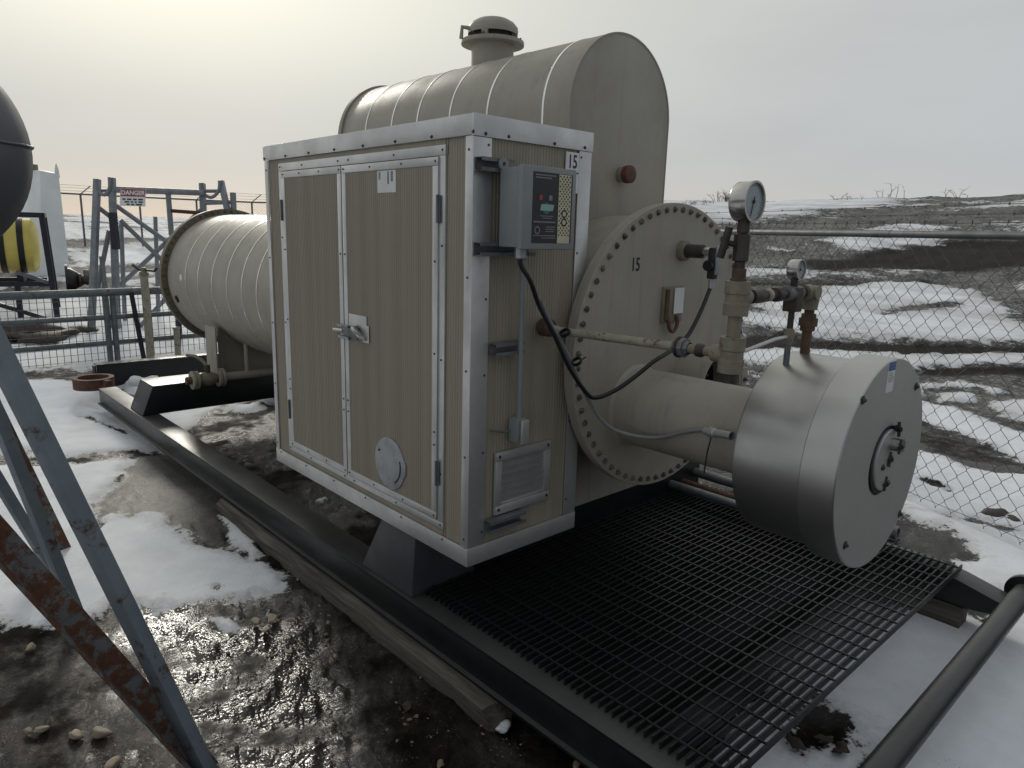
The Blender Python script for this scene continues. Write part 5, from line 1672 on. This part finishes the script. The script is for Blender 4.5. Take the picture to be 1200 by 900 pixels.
# ================================================================ WHITE TANK AND YELLOW TANK ON A STAND
wa, wb, wc = Vector((-18.711,1.718,-0.526)), Vector((-18.677,2.364,-0.505)), Vector((-20.774,1.406,-0.660))
ta, tb_, tcx = Vector((-19.413,2.060,2.500)), Vector((-19.430,2.477,2.450)), Vector((-20.817,1.915,2.549))
for p in (wa, wb, wc):
    p.z = -0.6
tz_ = ta.z
tb_.z = tz_ - 0.06
tcx.z = tz_ + 0.05
wt = thing('white_tank', 'tall white tapered tank behind the yellow tank stand', 'storage tank', (wa + wb) / 2)
bot = [wa, wb, wb + (wc - wa), wc]
top = [ta, tb_, tb_ + (tcx - ta), tcx]
part('body', MB().add(bot + top, [(3, 2, 1, 0), (4, 5, 6, 7), (0, 1, 5, 4), (1, 2, 6, 5), (2, 3, 7, 6), (3, 0, 4, 7)]), M.white, wt, bevel=0.06)
p = (ta + tcx) / 2
part('vent_box', MB().bar(p + V(0, 0, -0.02), p + V(0, 0, 0.14), 0.3, 0.22), M.beige, wt, bevel=0.02)
part('corner_spike', MB().lathe(tb_ + V(-0.05, -0.04, -0.1), (0, 0, 1), [(0, 0), (0, 0.06), (0.2, 0.045), (0.34, 0.01), (0.34, 0)], 10), M.white, wt)
mm = ta * 0.75 + tb_ * 0.25 - V(0, 0, 0.25)
part('hatch_handle', MB().bar(mm + V(0.02, -0.03, 0), mm + (tb_ - ta) * 0.2 + V(0.02, -0.03, -0.01), 0.03, 0.03), M.dark_steel, wt)

ax = V(0.20, 0.98, 0)
yc = Vector((-12.857,0.794,0.848))
yr = 0.46
yt = thing('yellow_tank', 'yellow horizontal drum with black bands on a black steel stand', 'tank', yc - ax * 0.8)
part('shell', MB().lathe(yc, -ax, [(0, 0), (0.0, 0.25), (0.03, 0.38), (0.09, yr), (1.6, yr), (1.66, 0.38), (1.69, 0.25), (1.69, 0)], 48), M.yellow, yt, smooth=50)
for t in (0.20, 0.47, 1.2):
    part('band', MB().ring(yc - ax * t, yc - ax * (t + 0.09), yr + 0.012, yr - 0.01, 48), M.ink, yt)
ys = thing('drum_stand', 'black steel frame stand carrying the yellow banded drum', 'stand', yc - ax * 0.8 + V(0, 0, -1.3))
fo2 = V(0.98, -0.20, 0)
gy = -0.57
for t in (-0.10, 1.75):
    for n_ in (-0.52, 0.52):
        bx_ = yc - ax * (t - (0.08 if t < 0 else -0.08)) + fo2 * n_ * 1.1
        tx_ = yc - ax * t + fo2 * n_
        part('post', MB().bar((bx_.x, bx_.y, gy), (tx_.x, tx_.y, yc.z + 0.5), 0.085, 0.085, tuple(fo2)), M.navy, ys)
for z in (yc.z - 0.62, yc.z + 0.52):
    for n_ in (-0.53, 0.53):
        a, b_ = yc - ax * -0.10 + fo2 * n_, yc - ax * 1.75 + fo2 * n_
        part('side_beam', MB().bar((a.x, a.y, z), (b_.x, b_.y, z), 0.08, 0.08), M.navy, ys)
    for t in (-0.10, 1.75):
        a, b_ = yc - ax * t + fo2 * 0.48, yc - ax * t - fo2 * 0.48
        part('end_beam', MB().bar((a.x, a.y, z), (b_.x, b_.y, z), 0.078, 0.078), M.navy, ys)
for t in (0.3, 1.3):
    a, b_ = yc - ax * t + fo2 * 0.48, yc - ax * t - fo2 * 0.48
    part('cradle', MB().bar((a.x, a.y, yc.z - 0.55), (b_.x, b_.y, yc.z - 0.55), 0.09, 0.14), M.navy, ys)
a, b_ = yc + ax * 0.02 + fo2 * 0.56, yc - ax * 1.5 + fo2 * 0.53
part('brace', MB().bar((a.x, a.y, gy + 0.2), (b_.x, b_.y, yc.z - 0.6), 0.07, 0.07), M.navy, ys)
a = yc - ax * 0.35 + fo2 * 0.53
part('mid_leg', MB().bar((a.x, a.y, gy), (a.x, a.y, yc.z - 0.58), 0.08, 0.08), M.navy, ys)
a, b_ = yc - ax * 0.35 + fo2 * 0.55, yc + ax * 0.1 + fo2 * 0.55
part('brace', MB().bar((a.x, a.y, yc.z - 0.42), (b_.x, b_.y, yc.z - 0.60), 0.06, 0.06), M.galv_dull, ys)

cn = Vector((-15.946,1.867,0.028))
o = thing('dark_cone', 'dark cone shaped pipe reducer lying on the snow beside the white tank', 'pipe reducer', cn)
part('cone', MB().lathe(cn - ax * 0.1, ax, [(0, 0), (0, 0.26), (0.05, 0.26), (0.34, 0.07), (0.36, 0)], 24), M.dark_steel, o)
part('rim', MB().ring(cn - ax * 0.14, cn - ax * 0.09, 0.33, 0.2, 24), M.dark_steel, o)
vx_ = Vector((-15.745,2.086,0.036))
o = thing('old_valve', 'rusty old valve body on the snow between the white tank and the pipe rack', 'valve', vx_)
part('body', MB().lathe(vx_ - ax * 0.15, ax, [(0, 0), (0, 0.14), (0.04, 0.14), (0.05, 0.08), (0.15, 0.11), (0.25, 0.08), (0.26, 0.14), (0.3, 0.14), (0.3, 0)], 16), M.brown_fit, o)
part('bonnet', MB().cyl(vx_ + V(0, 0, 0.05), vx_ + V(0, 0, 0.22), 0.06, 12), M.beige, o)

# ================================================================ STONES, LUMPS, WEEDS


def rock_mesh(name, seed, m, sub=2, flat=0.55, rough=0.25):
    bm = bmesh.new()
    bmesh.ops.create_icosphere(bm, subdivisions=sub, radius=1.0)
    r_ = random.Random(seed)
    o3 = (r_.random() * 50, r_.random() * 50)
    for v in bm.verts:
        f_ = 1 + rough * (float(vnoise(np.array(v.co.x * 1.4 + o3[0]), np.array(v.co.y * 1.4 + v.co.z * 1.1 + o3[1]), seed)) - 0.5) * 2
        v.co = Vector((v.co.x * f_, v.co.y * f_ * 0.72, v.co.z * f_ * flat))
    me = bpy.data.meshes.new(name)
    bm.to_mesh(me)
    bm.free()
    me.materials.append(m)
    me.polygons.foreach_set('use_smooth', [True] * len(me.polygons))
    return me


stone_mes = [rock_mesh('stone', 100 + i, M.stone, 3, 0.55, 0.26) for i in range(5)] + [rock_mesh('stone', 120 + i, M.mudlump, 3, 0.55, 0.6) for i in range(5)]
def chip_mesh(seed):
    r_ = random.Random(seed)
    n = 7
    poly = [(math.cos(6.283 * k / n + r_.uniform(-.3, .3)) * r_.uniform(.65, 1.15), math.sin(6.283 * k / n + r_.uniform(-.3, .3)) * r_.uniform(.4, .7)) for k in range(n)]
    b = MB()
    vs = [(x * .86, y * .86, 0) for x, y in poly] + [(x, y, .14 + r_.uniform(-.04, .04)) for x, y in poly] + [(x * .8, y * .8, .26 + r_.uniform(-.05, .05)) for x, y in poly]
    fs = [tuple(range(n - 1, -1, -1)), tuple(range(2 * n, 3 * n))] + [(i, (i + 1) % n, n + (i + 1) % n, n + i) for i in range(n)] + [(n + i, n + (i + 1) % n, 2 * n + (i + 1) % n, 2 * n + i) for i in range(n)]
    return b.add(vs, fs).mesh('stone', M.stone, 0, 25, center=False)[0]


chip_mes = [chip_mesh(i) for i in (2, 5, 9)]
for (p, r_, lab) in (((-0.654,-1.195,-0.550), 0.034, 'oval tan pebble, largest of the row at lower left'), ((-0.695,-1.264,-0.550), 0.027, 'tan pebble left of the largest one at lower left'),
                     ((-0.811,-1.350,-0.550), 0.022, 'reddish pebble in the wet mud at lower left edge'), ((-0.832,-1.389,-0.550), 0.017, 'smaller pebble beside the reddish one at lower left'),
                     ((-0.454,-1.205,-0.550), 0.026, 'pebble cut by the bottom edge under the rusty brace'), ((-1.447,-1.286,-0.550), 0.024, 'pebble where the snow ends at the left edge'),
                     ((-1.611,-1.246,-0.550), 0.020, 'small pebble at the snow edge under the rusty brace'), ((-1.008,-0.458,-0.545), 0.034, 'flat pale stone chip, left of the trio in the mud'),
                     ((-0.974,-0.394,-0.545), 0.040, 'flat pale stone chip, biggest of the trio in the mud'), ((-0.907,-0.452,-0.545), 0.026, 'flat pale stone chip, lowest of the trio in the mud'),
                     ((-0.670,-0.453,-0.550), 0.014, 'little tan pebble below the three flat chips'), ((-0.535,-0.303,-0.550), 0.012, 'little pebble in dark mud near the timber'),
                     ((1.070,0.729,-0.550), 0.032, 'brown stone just past the grating corner'), ((1.011,0.753,-0.550), 0.020, 'orange brown stone under the grating edge'),
                     ((1.127,0.831,-0.550), 0.026, 'dark stone in the mud patch before the end pipe'), ((1.192,0.823,-0.550), 0.03, 'dark clod against the end pipe'),
                     ((-0.044,-0.256,-0.550), 0.02, 'brown stone in the mud below the timber'), ((0.286,-0.344,-0.550), 0.016, 'pale pebble at the bottom edge in the mud'), ((0.601,0.023,-0.550), 0.02, 'pale pebble at the bottom edge beside the rail')):
    x, y, z = p
    if 'chip' in lab and 'below' not in lab:
        o = place('stone', chip_mes[int(p[0] * 1000) % 3], (p[0], p[1], gz(Vector(p)) + 0.026), None, (0.06, -0.05, random.random() * 6))
        o.scale = (r_ * 1.2,) * 3
        tag(o, lab, 'stone', 'loose stones on the ground')
        continue
    o = place('stone', stone_mes[int(r_ * 1000) % 5 + (5 if ('brown' in lab or 'dark stone' in lab or 'clod' in lab) else 0)], (x, y, gz(Vector(p)) + (0.034 if 'chip' in lab else 0.016)), None, (0, 0, random.random() * 6))
    fl_ = 0.3 if 'chip' in lab else 1
    r_ = r_ * (1.25 if 'chip' in lab else 1.1)
    o.scale = (r_ * 1.1, r_, r_ * fl_ * 0.75)
    tag(o, lab, 'stone', 'loose stones on the ground')

pb = MB()
tmp = rock_mesh('pebble', 77, M.stone, 1)
tv = [v.co.copy() for v in tmp.vertices]
tf = [tuple(p.vertices) for p in tmp.polygons]
for i in range(3200):
    x, y = random.uniform(-1.6, 1.7), random.uniform(-1.7, -0.05)
    if i % 4 == 0:
        x, y = random.uniform(0.9, 1.5), random.uniform(0.0, 0.5)
    if float(vnoise(np.array(x * 2.3), np.array(y * 2.3), 71)) < 0.42:
        continue
    r_ = random.choice((0.002, 0.0025, 0.003, 0.003, 0.004, 0.004, 0.005, 0.006, 0.009, 0.013))
    z = gz(V(x, y, 0)) + 0.004
    a = random.random() * 6.3
    ca, sa = math.cos(a), math.sin(a)
    pb.add([(x + r_ * (v.x * ca - v.y * sa), y + r_ * (v.x * sa + v.y * ca), z + r_ * v.z) for v in tv], tf)
o = part('pebbles', pb, M.stone)
o['kind'] = 'stuff'
o['label'] = 'small pebbles scattered in the wet mud'

lump_mes = [rock_mesh('snow_lump', 200 + i, M.snowlump, 3, 0.6, 0.5) for i in range(3)]
for (p, r_, lab) in (((-2.165,0.481,-0.520), 0.035, 'small white snow lump on the mud beside the rail'), ((-6.657,0.618,-0.500), 0.16, 'snow covered lump behind the rusty clamp'),
                     ((-5.293,1.545,-0.500), 0.17, 'icy lump beside the left edge of the cabinet'), ((0.279,-0.038,-0.550), 0.03, 'dirty snow lump at the broken timber end'),
                     ((-2.209,0.542,-0.530), 0.02, 'tiny snow crumb beside the white lump')):
    o = place('snow_lump', lump_mes[int(r_ * 100) % 3], (p[0], p[1], p[2]), None, (0.2, 0.1, random.random() * 6))
    o.scale = (r_, r_, r_)
    tag(o, lab, 'snow lump', 'snow lumps')
clod_mes = [rock_mesh('mud_clod', 300 + i, M.mudlump, 3, 0.5, 0.6) for i in range(3)]
for (p, r_, lab) in (((0.908,4.041,-0.561), 0.085, 'dark mud clod under the chain link fence, larger'), ((1.013,4.026,-0.561), 0.05, 'dark mud clod under the chain link fence, smaller'),
                     ((0.586,3.019,-0.561), 0.05, 'dark clod below the drum at the grating corner'), ((-10.821,0.153,-0.455), 0.6, 'brown earth heap behind the gate'), ((-10.407,0.455,-0.465), 0.4, 'pale brown earth heap at the foot of the stand'),
                     ((-10.763,0.915,-0.452), 0.3, 'rusty brown clod on the snow behind the gate')):
    o = place('mud_clod', clod_mes[int(r_ * 100) % 3], (p[0], p[1], p[2] + 0.02), None, (0, 0, random.random() * 6))
    o.scale = (r_, r_, r_ * 0.6)
    tag(o, lab, 'mud clod', 'mud clods')

labs = {0: 'dry weed clump on the hill crest above the round flange', 1: 'sparse dry weed on the crest right of the large gauge', 2: 'bent dry weed stalk on the crest near the picture middle right', 3: 'forked dry weed on the crest at far right',
        4: 'low dry weed tuft on the crest right of the first clump', 5: 'low dry weed tuft on the crest left of the gauge'}
for i, (p, n_, h_) in enumerate((((-18.104,31.419,3.058), 30, 0.75), ((-12.277,32.357,3.115), 9, 0.5), ((-11.313,34.722,3.333), 7, 0.85), ((-8.829,35.446,3.445), 6, 0.7), ((-15.886,29.102,2.849), 18, 0.4), ((-16.923,27.190,2.734), 18, 0.35))):
    p = Vector(p)
    zb = gz(p) - 0.05
    o = thing('dry_weed', labs[i], 'weed', (p.x, p.y, zb), 'dry weeds on the hill crest')
    b = MB()
    for k in range(n_):
        x0 = p.x + random.gauss(0, 0.35)
        y0 = p.y + random.gauss(0, 0.35)
        q_ = V(x0, y0, zb)
        lean = V(random.gauss(0, 0.35), random.gauss(0, 0.35), 1)
        hh_ = h_ * random.uniform(0.4, 1.0)
        e_ = q_ + lean.normalized() * hh_ + V(random.gauss(0, 0.12), random.gauss(0, 0.12), -0.05)
        m_ = q_ + lean.normalized() * hh_ * 0.6
        b.tube([q_, m_, e_], [0.014, 0.010, 0.004], 4)
        for kk in range(3):
            t_ = m_ + (e_ - m_) * random.random()
            b.tube([t_, t_ + V(random.gauss(0, 0.13), random.gauss(0, 0.13), random.uniform(0.02, 0.16))], [0.007, 0.003], 3)
    part('stems', b, M.weed, o)['kind'] = 'stuff'

bpy.context.view_layer.update()
